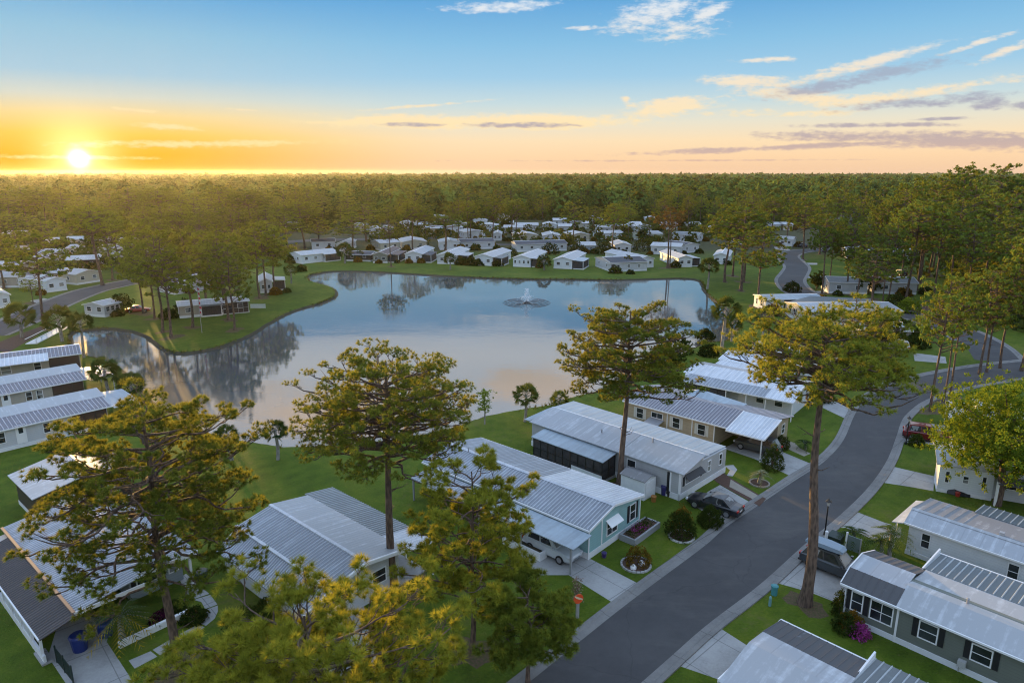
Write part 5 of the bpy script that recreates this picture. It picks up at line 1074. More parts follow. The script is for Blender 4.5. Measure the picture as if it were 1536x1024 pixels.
# flagpole, fountain, fence
x, y = G(303, 499); o = thing('flagpole', 'flagpole with limp red and white flag on the peninsula lawn', 'flagpole', (x, y, 0))
MB().tube([(0, 0, 0), (0, 0, 8.4)], [.06, .03], 8).build('pole', GREYMETAL, o)
b = MB(); fr_ = [(.02 + .16 * abs(math.sin(k * .9)), .1 * math.sin(k * 1.7), 8.2 - k * .42) for k in range(13)]
vs = []
for k, (a, c, z) in enumerate(fr_): vs += [(.04, 0, z), (.04 + a + .12, c, z - .1), (.04 + a + .16, c + .03, z - .1)]
b.add(vs, [(i * 3, i * 3 + 1, i * 3 + 4, i * 3 + 3) for i in range(12)] + [(i * 3 + 1, i * 3 + 2, i * 3 + 5, i * 3 + 4) for i in range(12)], 0)
fl = b.build('flag', [plain('flag_red', (.45, .05, .06), .7), plain('flag_white', (.6, .58, .58), .7)], o); fl.data.polygons.foreach_set('material_index', [i % 2 for i in range(12)] * 2)
x, y = G(790, 452); o = thing('fountain', 'fountain jet spraying in the middle of the lake', 'fountain', (x, y, -.32))
MB().lathe([(.7, 0), (.7, .15), (.3, .3), (.1, .5)], n=14).build('float', DARK, o)
SPRAY = plain('spray_white', (.8, .82, .85), .3); r2 = np.random.default_rng(9); V, F = [], []
for k in range(480):
    a = r2.uniform(0, 6.28); v = r2.uniform(.2, 1); t = r2.uniform(0, 1); ring = k % 3
    R_ = (1.6, 3.2, 1.2)[ring] * v; hh = (2.2, 1.3, 3.0)[ring]; z = 4 * hh * t * (1 - t) if ring else hh * (1 - t ** 2); rr = R_ * t
    c = np.array([math.cos(a) * rr, math.sin(a) * rr, z + .1]) + r2.normal(0, .05, 3); s_ = r2.uniform(.015, .05); b0 = len(V)
    V += [c + np.array([s_, 0, -s_]), c + np.array([-s_, s_, -s_]), c + np.array([-s_, -s_, -s_]), c + np.array([0, 0, s_ * 2.5])]; F += [(b0, b0 + 1, b0 + 3), (b0 + 1, b0 + 2, b0 + 3), (b0 + 2, b0, b0 + 3)]
link('spray', np_mesh('spray', V, F, SPRAY), o)
b = MB()
for k in range(20):
    a = k * .314; b.tube([(math.cos(a) * q, math.sin(a) * q, .02 + 2.0 * (q / 5.4) * (1 - q / 5.4)) for q in (.4, 1.6, 2.8, 4.0, 5.0, 5.4)], [.03, .05, .06, .06, .05, .02], 4)
b.build('low_jets', plain('water_arc_grey', (.16, .18, .2), .2), o)
o = thing('mesh_fence', 'short dark green mesh fence at the bottom left driveway edge', 'fence', (*G(86, 993), 0), rad(-40))
L_ = 2.6
for u in (0, 1.3, 2.6): MB().box(u - .04, u + .04, -.04, .04, 0, 1.15).build('fence_post', DGREEN, o)
b = MB()
for k in range(27): b.box(k * .1 - .008, k * .1 + .008, -.01, .01, .05, 1.05)
for k in range(11): b.box(0, 2.6, -.012, .012, .05 + k * .1, .062 + k * .1)
b.build('mesh_panel', DGREEN, o)
o = thing('jetty', 'white rail jetty at the left end of the small cove', 'jetty', (*G(47, 516), 0), math.atan2(G(82, 498)[1] - G(47, 516)[1], G(82, 498)[0] - G(47, 516)[0]))
MB().box(0, 14, -.9, .9, -.1, .12).build('deck', TRIM, o)
for v in (-.85, .85): MB().box(0, 14, v - .04, v + .04, .8, .9).build('rail', TRIM, o)
for u in range(0, 15, 2): MB().box(u - .06, u + .06, -.85, -.75, .1, .85).build('rail_post', TRIM, o)
o = thing('picket_fence', 'short white picket fence beside the peninsula home', 'fence', (*G(376, 462.5), 0), .05)
b = MB()
for k in range(16): b.box(k * .2, k * .2 + .12, -.02, .02, 0, .95)
b.box(0, 3.1, .02, .06, .25, .35).box(0, 3.1, .02, .06, .7, .8); b.build('pickets', TRIM, o)
o = thing('tarpaulin', 'black tarpaulin draped against the white sided home wall', 'tarpaulin', (*G(1421, 737), 0), rad(-27))
MB().add([(0, .1, 1.1), (1.6, .2, .95), (1.7, -.55, .05), (-.1, -.5, .05), (.8, .3, 1.05), (.8, -.7, .04), (0, .2, .0), (1.6, .3, 0)], [(0, 3, 5, 4), (4, 5, 2, 1), (0, 6, 3), (1, 2, 7), (0, 4, 1, 7, 6)]).build('sheet', BLACKM, o)
bin_('red pot in front of the black tarpaulin', G(1436, 744), plain('red_pot', (.3, .03, .02), .5), .4, .2, 'pot')
# stone rings and hedges
def ring(label, px, py, r, m=CONC, n=22, gap=True):
    x, y = G(px, py); o = thing('bed_edging', label, 'garden edging', (x, y, 0)); b = MB()
    for k in range(n):
        a0, a1 = 6.2832 * k / n, 6.2832 * (k + (.86 if gap else 1)) / n
        b.add([(math.cos(a) * q, math.sin(a) * q, z) for z in (-.02, .12) for a in (a0, a1) for q in (r, r + .14)], [(0, 2, 3, 1), (4, 5, 7, 6), (0, 1, 5, 4), (2, 6, 7, 3), (1, 3, 7, 5), (0, 4, 6, 2)])
    b.build('edge_stones', m, o); MB().lathe([(r, 0.0), (r, .05)], n=24).build('mulch', MULCH, o); return x, y
x, y = ring('pale stone ring round the orange-tinged shrub', 954, 847, 1.0); shrub('ornamental_shrub', 'orange tinged spiky shrub in a stone ring on the teal home lawn', (x + .2, y + .2), .95, 11, SHRUBY, n=380, hz=1.25)
for k, (a, c) in enumerate(((-.35, -.5), (.15, -.45))): simple('garden_rock', ('left', 'right')[k] + ' of two white rocks at the foot of the orange-tinged shrub', 'rock', 950 + 12 * k, 853 - k * 6, [('stone', MB().lathe([(.25, 0), (.22, .2), (.1, .36), (.02, .4)], n=7), TRIM)])
x, y = ring('white stone ring round the tall mixed bush', 1022, 805, .9, plain('pale_edging_stone', (.5, .5, .48), .8)); shrub('mixed_bush', 'tall rust and green bush in a white stone ring by the street', (x, y + .3), 1.15, 12, None, n=950, hz=1.9); shrub('rust_bush', 'rust coloured bush growing behind the tall mixed bush', (x + .2, y + .9), .85, 13, SHRUBY, n=450, hz=2.1)
x, y = G(1065, 786); shrub('clipped_bush', 'rounded dark green bush beside the black car', (x, y), .92, 14, None, n=1300, hz=1.5, lw=.05)
x, y = ring('tan stone ring round the small silvery palm', 1139, 725, .8, SANDY); pm = frond_palm_meshes(5, .9, 1.0, 18, .12, leafmat('silver_fronds', (.08, .1, .05), (.28, .28, .16), (.3, .3, .1), .2)); put_tree('small_palm', *pm, (x, y, 0), 'small silvery palm in a tan stone ring on the grey home lawn', 'palm')
x, y = G(1158, 703); shrub('dark_shrub', 'dark conical shrub at the tan home driveway', (x, y), .95, 15, None, n=900, hz=2.3)
x, y = G(1172, 672); shrub('dark_shrub', 'dark bush at the corner of the tan home', (x, y), .8, 16, None, n=500, hz=1.3)
x, y = G(1207, 674); put_tree('young_palm', *frond_palm_meshes(8, .7, 1.1, 16, .1), (x, y, 0), 'young green palm in a mulch bed beside the tan home path', 'palm')
x, y = G(1374, 668); shrub('clipped_bush', 'round clipped topiary bush by the right lamp', (x, y), .72, 17, None, n=900, hz=1.2, lw=.045)
x, y = G(87, 674); shrub('clipped_bush', 'round clipped bush in front of the nearest long left home', (x, y), 1.1, 18, None, n=1000, hz=1.6, lw=.05)
x, y = G(1268, 945); shrub('flowering_bush', 'mixed bush at the olive home corner window', (x, y), .75, 19, None, n=420, hz=1.0); x, y = G(1287, 952); shrub('flowering_bush', 'bush with pink flowers below the olive home window', (x, y), .6, 20, FLOWERM, n=260, hz=.8); x, y = G(1277, 941); shrub('flowering_bush', 'orange leaved bush between the pink flowers and the corner bush', (x, y), .7, 21, SHRUBY, n=360, hz=1.05)
x, y = G(1259, 922); shrub('columnar_shrub', 'narrow dark column shrub at the olive home corner', (x, y), .42, 22, None, n=420, hz=1.7)
x, y = G(1225, 598); shrub('dark_shrub', 'large dark rounded shrub by the carport under the leaning pine', (x, y), 2.0, 23, None, n=1300, hz=2.6, lw=.09)
x, y = G(375, 948); shrub('citrus_bush', 'dark glossy bush with yellow fruit beside the mansard home', (x, y), 1.5, 24, None, n=900, hz=1.5); x, y = G(402, 925); shrub('citrus_bush', 'smaller dark bush against the mansard home wall', (x, y), 1.0, 25, None, n=500, hz=1.2)
x, y = G(291, 929); shrub('low_bush', 'low rounded bush inside the curve of the left path', (x, y), .8, 26, None, n=500, hz=.7)
x, y = G(262, 915); shrub('low_bush', 'low leafy plants in the white edged bed under the left window', (x, y), .7, 27, None, n=400, hz=.6); x, y = G(240, 930); shrub('low_bush', 'purple leaved plants in the bed under the left window', (x, y), .6, 28, leafmat('purple_leaves', (.03, .008, .02), (.1, .02, .06), (.1, .02, .05), .2), n=300, hz=.5)
slab_px('bed_wall', [(214, 958), (272, 915), (282, 921), (222, 966)], CONC, .4) if False else None
o = simple('bed_edging', 'white curved planter wall under the blue grey home window', 'garden edging', 245, 940, [('edge_stones', MB().box(-2.6, 1.6, -.12, .12, 0, .4), TRIM)], 49)
x, y = G(1055, 712); shrub('low_bush', 'reddish low shrubs along the grey home front wall', (x + .4, y + .6), .7, 29, SHRUBY, n=300, hz=.7); x, y = G(826, 668); shrub('low_bush', 'dark bush growing against the black screened porch', (x, y), 1.0, 30, None, n=500, hz=1.3)
for k, (px, py, r, lab) in enumerate(((1188, 437, 1.9, 'dark rounded bush beside the winding street'), (1013, 401, 1.6, 'dark clipped bush beside the twin-trunk pine'), (965, 376, 4.0, 'large dark dense bush behind the lakefront homes'), (905, 381, 3.6, 'rounded dark bush beside the small blue grey home'), (825, 381, 3.4, 'light green bush behind the fountain homes'), (867, 380, 3.0, 'brown green bush beside the small blue grey home, left of it'), (765, 385, 2.6, 'dark bush between two lakefront homes right of centre'), (540, 391, 2.6, 'dark leafy shrub in front of the pavilion'), (528, 390, 2.0, 'green shrub at the left of the pavilion'), (747, 399, 1.8, 'tall dark shrub by the recessed grey porch'), (692, 397, 2.0, 'bushy palm-like shrub with orange skirt by the lakefront'), (706, 397.5, 2.2, 'dark shrub between two white lakefront homes'), (1058, 508, 1.4, 'dark shrub on the lake bank near the bushy palm'), (1012, 528, 2.6, 'spreading bush on the bank behind the tall lake pine'), (1000, 545, 2.4, 'lower spreading bush on the bank behind the tall lake pine'), (1063, 533, 1.6, 'dark pointed bush beside the upper row home'), (182, 468, 3.0, 'large round dark bush between the shelter and the red car'), (452, 407, 1.6, 'small dark bush at the lake corner west'), (1372, 520, 2.0, 'dark bush beside the beige end home'), (1345, 460, 2.2, 'dark shrub under the right stand'), (1362, 468, 2.4, 'bright green shrub under the right stand'), (1450, 420, 6.5, 'bright green broad bush in the right stand'))):
    x, y = G(px, py); shrub('bush', lab, (x, y), r, 40 + k, LEAF if 'bright' in lab else None, n=520, hz=r * 1.15, lw=.1 + r * .03)
# ---------------------------------------------------------------- the big pines
hero_pine(590, 882, 577, 532, 'umbrella shaped pine with round open crown in front of the lake', 11, 119, 735, r0=.3, nl=104, nsub=4, ntw=17, nn=26, ln=.24, wd=.016, shape='dome', droop=.3, gaps=.06, pad=.14, fc=.46, low=1.45, rough=.4)
hero_pine(268, 1003, 206, 600, 'wide sparse pine with gold tipped branches over the left home', 12, 140, 940, r0=.27, nl=92, nsub=4, ntw=20, nn=38, ln=.24, wd=.015, shape='dome', droop=.5, gaps=.1, sinu=.13, fc=.5, low=1.5, rough=1.1)
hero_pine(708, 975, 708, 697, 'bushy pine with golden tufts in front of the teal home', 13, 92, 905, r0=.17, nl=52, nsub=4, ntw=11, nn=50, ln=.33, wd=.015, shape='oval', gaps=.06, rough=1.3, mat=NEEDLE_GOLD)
hero_pine(930, 726, 948, 459, 'tall lake pine with dense top between the teal and grey homes', 14, 84, 632, r0=.28, nl=98, nsub=4, ntw=16, nn=22, ln=.27, wd=.023, shape='dome', droop=.2, gaps=.08, fc=.46, low=1.4, rough=1.3)
hero_pine(1207, 905, 1240, 466, 'tall leaning pine with long bare trunk beside the street', 15, 120, 622, r0=.36, nl=88, nsub=4, ntw=13, nn=26, ln=.26, wd=.018, sinu=.09, shape='dome', droop=.3, gaps=.08, stubs=6, fc=.34, low=1.08, rough=1.3)
X, Y = -7.6, 21.8
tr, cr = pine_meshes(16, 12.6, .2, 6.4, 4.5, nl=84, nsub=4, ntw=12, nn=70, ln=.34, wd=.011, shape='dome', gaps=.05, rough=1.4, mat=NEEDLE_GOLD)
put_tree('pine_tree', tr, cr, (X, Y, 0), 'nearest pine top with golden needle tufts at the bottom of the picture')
tr, cr = pine_meshes(17, 6.2, .13, 1.8, 2.2, nl=36, nsub=4, ntw=11, nn=50, ln=.33, wd=.015, shape='oval', gaps=.05)
put_tree('pine_tree', tr, cr, (.9, 32.6, 0), 'low dark green pine spreading beside the orange sign')
bl = broadleaf_meshes(3, 12.4, 5.8, 4.0, n=2000, nn=30, lw=.095, r0=.28)
put_tree('broadleaf_tree', *bl, (42.0, 54.0, 0), 'bright yellow green broadleaf tree at the right edge', 'tree')
bl2 = broadleaf_meshes(4, 9, 4.2, 3, n=500, nn=16, lw=.22)
# ---------------------------------------------------------------- palms
NF = [0]
def fpalm(px, py, top, label, k=0, R=1.0):
    x, y = G(px, py); _, h = atY(px, top, y); NF[0] += 1; cr_ = 1.15 * R
    tr, cr = fan_palm_meshes(60 + NF[0], max(.5, h - cr_ * .85), cr_, 40, .15 * max(1, R * .8))
    return put_tree('fan_palm', tr, cr, (x, y, 0), label, 'palm', 'fan palms round the lake', (1, 1, 1), random.uniform(0, 6))
fpalm(416, 690, 632, 'fan palm in a white ring on the near lake lawn, right one of two', 0, 1.0); fpalm(346, 690, 640, 'fan palm with shaggy head half behind the gold tipped pine', 1, 1.0)
fpalm(787, 632, 578, 'fan palm on the bank behind the grey home', 0, 1.15); fpalm(840, 612, 588, 'short fan palm at the water edge behind the grey home', 1, 1.0)
fpalm(127, 536, 470, 'tall fan palm beside the farthest long left home', 2, 1.5); fpalm(33, 506, 458, 'fan palm by the left road bend', 1, 2.0); fpalm(92, 512, 462, 'clustered leaning palm at the cove jetty', 1, 2.0)
fpalm(163, 592, 540, 'fan palm at the porch end of the middle left home', 0, 1.5); fpalm(198, 597, 562, 'low fan palm at the water edge by the left homes', 1, 1.4)
fpalm(1143, 503, 462, 'fan palm on the east lake lawn', 0, 1.4); fpalm(1084, 524, 448, 'tall bushy palm on the east lake bank', 2, 1.9); fpalm(1061, 434, 388, 'slender fan palm at the north east lake corner', 2, 1.9)
fpalm(1098, 512, 470, 'palm with reddish skirt beside the tall bushy palm', 1, 1.4); fpalm(675, 404.5, 380, 'small fan palm before the pale lakefront home', 0, 1.6); fpalm(816, 405, 383, 'small fan palm right of the fountain on the far bank', 0, 1.8); fpalm(517, 395, 366, 'shaggy fan palm left of the pavilion', 0, 2.2); fpalm(437, 425, 398, 'small palm on the west bank lawn', 1, 1.4)
for (px, py, lab, h) in ((727, 636, 'slender yellow green young tree on the lake lawn', 4.2),):
    x, y = G(px, py); r3 = np.random.default_rng(77); VV, FF = [], []; np_tube(VV, FF, [(0, 0, 0), (.05, 0, 1.6), (0, 0, 3.4)], [.1, .08, .03], 6)
    C = np.stack([r3.normal(0, .38, 160), r3.normal(0, .38, 160), r3.uniform(1.5, 4.1, 160)], 1)
    put_tree('young_tree', np_mesh('trunk', np.concatenate(VV), np.concatenate(FF), PALMBARK), tufts_mesh('crown', r3, C, np.tile([0, 0, 1.], (160, 1)), 9, .25, .08, LEAF, r3.uniform(0, 1, 160), leaf=True), (x, y, 0), lab, 'tree')
fq = [frond_palm_meshes(21, 1.3, 1.3, 20, .13), frond_palm_meshes(22, 2.0, 1.6, 22, .13), frond_palm_meshes(23, 1.6, 2.0, 20, .16, dry=8)]
for k, px, py, lab in ((0, 1280, 822, 'low feathery palm beside the notice board'), (0, 1321, 836, 'feathery palm in front of the white sided home, left of its pair'), (1, 1334, 838, 'taller feathery palm in front of the white sided home'), (2, 186, 958, 'drooping palm with yellow dead fronds at the left driveway')):
    x, y = G(px, py); put_tree('feather_palm', *fq[k], (x, y, 0), lab, 'palm')
for k, (px, py) in enumerate(((1373, 826), (1404, 846))):
    x, y = G(px, py); put_tree('small_palm', *frond_palm_meshes(30 + k, .5, .6, 12, .06), (x, y, 0), ('small palm against the white siding near the window', 'small palm against the white siding farther from the street')[k], 'palm')
# ---------------------------------------------------------------- pines placed one by one
PL = [(244, 498, 345, 78, 'leftmost pine on the peninsula lawn'), (257, 506, 352, 80, 'second pine from the left on the peninsula lawn'), (289, 491, 350, 72, 'pine in front of the peninsula home left wall'), (343, 480, 348, 80, 'pine beside the screened porch of the peninsula home'), (352, 495, 362, 62, 'pine nearest the water on the peninsula'), (337, 470, 344, 70, 'pine hugging the peninsula home roof'), (310, 455, 336, 72, 'pine behind the peninsula home'), (390, 447, 338, 70, 'left pine by the west cove home'), (399, 443, 334, 60, 'right pine by the west cove home'), (412, 436, 330, 62, 'pine at the west cove behind the glazed porch'), (215, 470, 338, 66, 'pine above the red car'), (232, 478, 345, 66, 'pine between the red car and the peninsula lawn'),
      (154, 428, 308, 82, 'tall bare-trunked pine beside the left road'), (169, 420, 314, 62, 'second bare-trunked pine beside the left road'), (180, 408, 330, 60, 'third bare-trunked pine beside the left road'), (67, 495, 348, 88, 'tall pine at the left road edge in front of the homes'), (50, 455, 418, 28, 'small round tree on the white home lawn at left'), (6, 432, 345, 56, 'dark pine at the far left edge'),
      (587, 400, 326, 40, 'single thin pine on the far bank left of centre'), (619, 376, 305, 46, 'pine with golden cap behind the cream second-row homes'), (638, 357, 304, 40, 'golden capped pine by the sandy clearing'), (529, 376, 320, 62, 'broad dark pine behind the pavilion'), (550, 362, 303, 68, 'broad pine by the left crossroad'), (457, 373, 302, 60, 'tall pine by the left crossroad with long trunk'), (480, 372, 325, 44, 'round low pine at the left crossroad'), (430, 380, 318, 60, 'pine above the west cove homes'), (668, 375, 322, 58, 'broad dark pine behind the far bank centre'), (706, 358, 300, 34, 'golden pine left of the third row homes'), (739, 362, 299, 42, 'golden pine in the third row, centre'), (768, 353, 298, 40, 'golden pine right of the third row centre'), (774, 364, 303, 36, 'dark pine before the third row homes'), (860, 364, 301, 40, 'pine with high crown before the pale yellow home'), (889, 350, 310, 34, 'pine behind the pale yellow home'), (919, 380, 319, 46, 'golden wide pine beside the dark bush'), (935, 352, 303, 40, 'pine with golden left edge behind the wide golden pine'), (998, 354, 296, 42, 'golden pine behind the brown pine'), (974, 361, 328, 24, 'thin dark pine beside the pale green home'),
      (1087, 423, 318, 70, 'left pine of the north east shore group'), (1099, 414, 306, 62, 'rear pine of the north east shore group'), (1111, 436, 308, 84, 'wide crowned pine of the north east shore group'), (1115, 423, 322, 60, 'right pine of the north east shore group'), (1136, 460, 338, 66, 'golden pine on the lake lawn left of the white homes'), (1204, 389, 300, 54, 'pine on the grass island of the winding street'), (1233, 440, 322, 48, 'pine by the winding street kerb'), (1243, 430, 330, 40, 'dark pine beside the winding street drives'), (1269, 440, 330, 52, 'pine at the grey home corner'), (1285, 444, 340, 44, 'thin pine by the grey home windows'), (1302, 478, 366, 72, 'golden pine rising before the large white home'), (1309, 449, 350, 34, 'bare pine trunk by the grey home'), (1324, 454, 340, 40, 'pine in the mulch behind the large white home, left'), (1331, 456, 330, 48, 'pine in the mulch behind the large white home, right'), (1359, 448, 304, 70, 'tall pine at the end of the hipped grey home'), (1379, 425, 292, 80, 'tall broad pine in front of the right stand'), (1393, 415, 300, 60, 'pine behind the tall broad one, right stand'), (1404, 413, 310, 60, 'twin trunk side pine of the right stand'), (1424, 414, 318, 50, 'sunlit orange trunk pine of the right stand'),
      (1395, 616, 410, 78, 'left pine of the three by the street bend'), (1415, 602, 414, 58, 'middle pine of the three by the street bend'), (1425, 594, 420, 62, 'right pine of the three by the street bend'), (1469, 561, 402, 74, 'left leaning pine at the road fork'), (1480, 558, 396, 62, 'second pine at the road fork'), (1500, 552, 388, 72, 'right pine at the road fork'), (1532, 556, 342, 84, 'golden pine at the right edge above the broadleaf tree')]
for i_, r in enumerate(PL): pine_px(*r[:4], r[4], 'pines of the neighbourhood', WOODP[i_ % 5] if i_ < 15 and i_ % 3 else None)
pine_px(1001, 402, 312, 48, 'twin trunk pine with browned crown on the far bank', 'pines of the neighbourhood', BROWNP); pine_px(1004.5, 401.5, 322, 30, 'thinner stem close beside the browned pine', 'pines of the neighbourhood', BROWNP)
PT = [(1446, 249, 205, 54, 'tallest flat topped pine breaking the horizon, left one'), (1506, 244, 190, 60, 'tallest pine breaking the horizon at the right edge'), (1390, 266, 215, 46, 'pine with flat top just under the horizon in the right stand'), (1420, 264, 200, 50, 'pine between the two horizon pines and the flat top'), (1372, 273, 190, 46, 'sunlit pine on the left shoulder of the right stand'), (1358, 280, 185, 44, 'second sunlit pine on the left shoulder of the right stand'), (1470, 275, 180, 56, 'dark pine below the horizon pines'), (1530, 268, 185, 56, 'pine at the right edge under the horizon'), (1446, 290, 165, 56, 'pine with visible limbs in the middle of the right stand'), (1497, 290, 160, 64, 'pine with reddish trunk in the right stand'), (1421, 312, 150, 54, 'nearer pine low in the right stand'), (1333, 301, 190, 44, 'lower pine at the foot of the right shoulder'), (1349, 291, 200, 42, 'pine on the middle of the right shoulder'), (1470, 330, 145, 60, 'front pine of the right stand with gold side'), (1525, 318, 150, 66, 'front pine at the right edge of the right stand'), (1392, 318, 165, 54, 'front left pine of the right stand'), (1318, 318, 205, 40, 'pine in the saddle left of the right stand'), (1290, 300, 230, 42, 'golden pine left of the right stand'), (1262, 290, 250, 44, 'golden pine over the winding street'), (1238, 302, 240, 44, 'pine over the end of the winding street'), (1214, 285, 270, 40, 'far golden pine above the winding street'), (1188, 292, 270, 40, 'far pine above the end home'), (1160, 296, 260, 44, 'pine behind the shore pine crowns'), (1128, 288, 280, 42, 'distant pine behind the shore group'),
      (30, 278, 330, 62, 'tall pine on the left against the glow'), (62, 284, 320, 56, 'second tall pine on the left against the glow'), (8, 288, 310, 60, 'third tall pine at the left edge against the glow'), (90, 286, 300, 46, 'thin pine under the sun'), (190, 280, 330, 48, 'pine with lit rim right of the sun'), (232, 282, 320, 50, 'pine with lit rim farther right of the sun'), (286, 292, 300, 54, 'rounded pine above the peninsula'), (330, 280, 330, 48, 'high pine above the peninsula'), (372, 286, 310, 56, 'pine above the west cove'), (130, 300, 290, 56, 'pine above the cream gabled home'), (210, 312, 260, 56, 'gold edged pine behind the peninsula'), (258, 305, 270, 60, 'domed pine behind the peninsula'), (300, 318, 245, 60, 'dark domed pine behind the peninsula'), (345, 312, 255, 58, 'dark wide pine behind the west cove'), (395, 308, 265, 56, 'wide pine over the west cove homes'), (20, 320, 240, 60, 'dark pine over the left streets'), (60, 330, 235, 50, 'dark pine in front of the left pond glint')]
for r in PT: pine_top(*r[:4], r[4], 'pines of the neighbourhood')
# bushes and small trees between the far homes
rb_ = random.Random(8); SB = [shrub_mesh(200 + k, 1, 1, 1.1, n=170, nn=4, lw=.2, mat=SHRUB if k % 3 else SHRUBY) for k in range(4)]; STEM = np_mesh('stem', *(lambda VV, FF: (np_tube(VV, FF, [(0, 0, 0), (0, .05, .8)], [.12, .05], 4), np.concatenate(VV), np.concatenate(FF))[1:])([], []), BARK)
ROUND = [broadleaf_meshes(60 + k, 6.0, 2.3, 1.6, n=170, nn=9, lw=.3, mat=leafmat('small_tree_leaves_%s' % 'ab'[k], (.02, .04, .012), ((.07, .1, .022), (.1, .115, .02))[k], (.25, .25, .03), .2), r0=.14) for k in range(2)]
BUSHES = []
for (hx, hy, hr) in list(HOMES):
    if hy < 100: continue
    lake = 150 < hy < 240 and -45 < hx < 70
    for k in range(3):
        a = rb_.uniform(-2.6, -.5) if k < 2 else rb_.uniform(0, 6.28); q = hr + rb_.uniform(-.8, 1.2); x, y = hx + math.cos(a) * q, hy + math.sin(a) * q * .9
        if inside((x, y), LAKE) or any(math.hypot(x - b_[0], y - b_[1]) < 2.2 for b_ in BUSHES) or any(abs(x - h_[0]) < h_[2] - 3 and abs(y - h_[1]) < h_[2] - 3 for h_ in HOMES): continue
        if any((x - a_) ** 2 + (y - b_) ** 2 < 25 for a_, b_ in SC[::2] + WL[::2]): continue
        BUSHES.append((x, y)); sc_ = rb_.uniform(.8, 1.9)
        if k == 2 and rb_.random() < .6:
            put_tree('small_tree', *ROUND[len(BUSHES) % 2], (x, y, 0), 'small round leafy tree standing beside a far home', 'tree', 'small trees among the far homes', (sc_ * .75, sc_ * .75, sc_ * .7), rb_.uniform(0, 6))
        else:
            o = thing('bush', 'low dark bush growing beside a far home', 'bush', (x, y, 0), rb_.uniform(0, 6), 'bushes beside the far homes'); o.scale = (sc_, sc_, sc_); link('foliage', SB[len(BUSHES) % 4], o); link('stem', STEM, o)
# ---------------------------------------------------------------- pines of the woods, one object each
def ok(x, y, rr=4.0):
    if inside((x, y), LAKE) or inside((x, y), POND2) or inside((x, y), POND3): return False
    for a, b, r in HOMES:
        if abs(a - x) < 16 and (a - x) ** 2 + (b - y) ** 2 < (r + 1.0) ** 2: return False
    for a, b in PINES:
        if (a - x) ** 2 + (b - y) ** 2 < rr * rr: return False
    for ln, w in ((SC, 5), (WL, 9)):
        for a, b in ln[::2]:
            if (a - x) ** 2 + (b - y) ** 2 < w * w: return False
    return True
rw = random.Random(5)
def wood(poly_px, n, hr, Rr, label, group, rr=5.0):
    P = [G(*p) for p in poly_px]; xs = [p[0] for p in P]; ys = [p[1] for p in P]; c = 0; t = 0
    while c < n and t < n * 60:
        t += 1; x, y = rw.uniform(min(xs), max(xs)), rw.uniform(min(ys), max(ys))
        if not inside((x, y), P) or not ok(x, y, rr): continue
        mid_pine(x, y, rw.uniform(*hr), rw.uniform(*Rr), label, group, PROTO[c % 8] if 'rows' in group or 'streets' in group else WOODP[c % 5]); c += 1
wood([(1215, 378), (1250, 350), (1560, 350), (1720, 430), (1540, 470), (1430, 440), (1340, 430), (1290, 400)], 34, (15, 24), (3.4, 5.2), 'pine inside the dense stand on the right of the winding street', 'pines of the right stand', 6)
wood([(1440, 425), (1560, 420), (1660, 480), (1570, 506), (1515, 492), (1470, 470)], 10, (14, 20), (3.2, 4.6), 'pine at the right edge beyond the road fork', 'pines beyond the road fork', 6)
wood([(420, 350), (430, 319), (1190, 319), (1200, 342), (1060, 346), (800, 330), (600, 336)], 84, (14, 20), (4, 6), 'pine in the wood behind the distant homes', 'pines of the wood beyond the homes', 7)
wood([(-120, 350), (-110, 322), (420, 321), (420, 352), (260, 372), (200, 350)], 46, (14, 20), (4, 6), 'pine in the sunlit wood on the left', 'pines of the sunlit left wood', 7)
wood([(-70, 430), (-90, 352), (230, 356), (430, 372), (420, 398), (230, 408), (60, 420)], 16, (13, 19), (3.4, 5), 'pine between the white roofs of the left streets', 'pines among the left streets', 8)
wood([(560, 372), (560, 345), (1060, 345), (1080, 375), (900, 368)], 14, (13, 19), (3, 4.6), 'pine between the roofs of the rows behind the lake front', 'pines among the far rows', 9)
# fallen needles round the trunks: one mass of thin irregular patches
rs_ = random.Random(3); VS, FS = [], []
for (x, y, r) in [(*G(590, 882), 2.0), (*G(268, 1003), 1.8), (*G(708, 975), 1.7), (*G(1207, 905), 1.2), (*G(930, 726), 1.0)] + [(a, b, rs_.uniform(1.0, 2.4)) for a, b in PINES if b < 260]:
    b0 = len(VS); n_ = 14; ph = rs_.uniform(0, 6); VS.append((x, y, .0036))
    for k in range(n_):
        a = 6.2832 * k / n_; q = r * (1 + .3 * math.sin(2 * a + ph) + rs_.uniform(-.3, .25)); VS.append((x + math.cos(a) * q, y + math.sin(a) * q, .003))
    FS += [(b0, b0 + 1 + k, b0 + 1 + (k + 1) % n_) for k in range(n_)]
sm, nts, bs = new_mat('pine_straw'); nw_ = noise(nts, scaled(nts), 6, 6, .75); nts.links.new(ramp(nts, nw_, [(.38, (.05, .075, .008)), (.48, (.085, .06, .03)), (.7, (.15, .1, .05))]), bs.inputs['Base Color']); bs.inputs['Roughness'].default_value = .95
tag(link('pine_straw', np_mesh('pine_straw', VS, FS, sm)), 'brown fallen pine needles round the trunks', 'pine straw', kind='stuff')
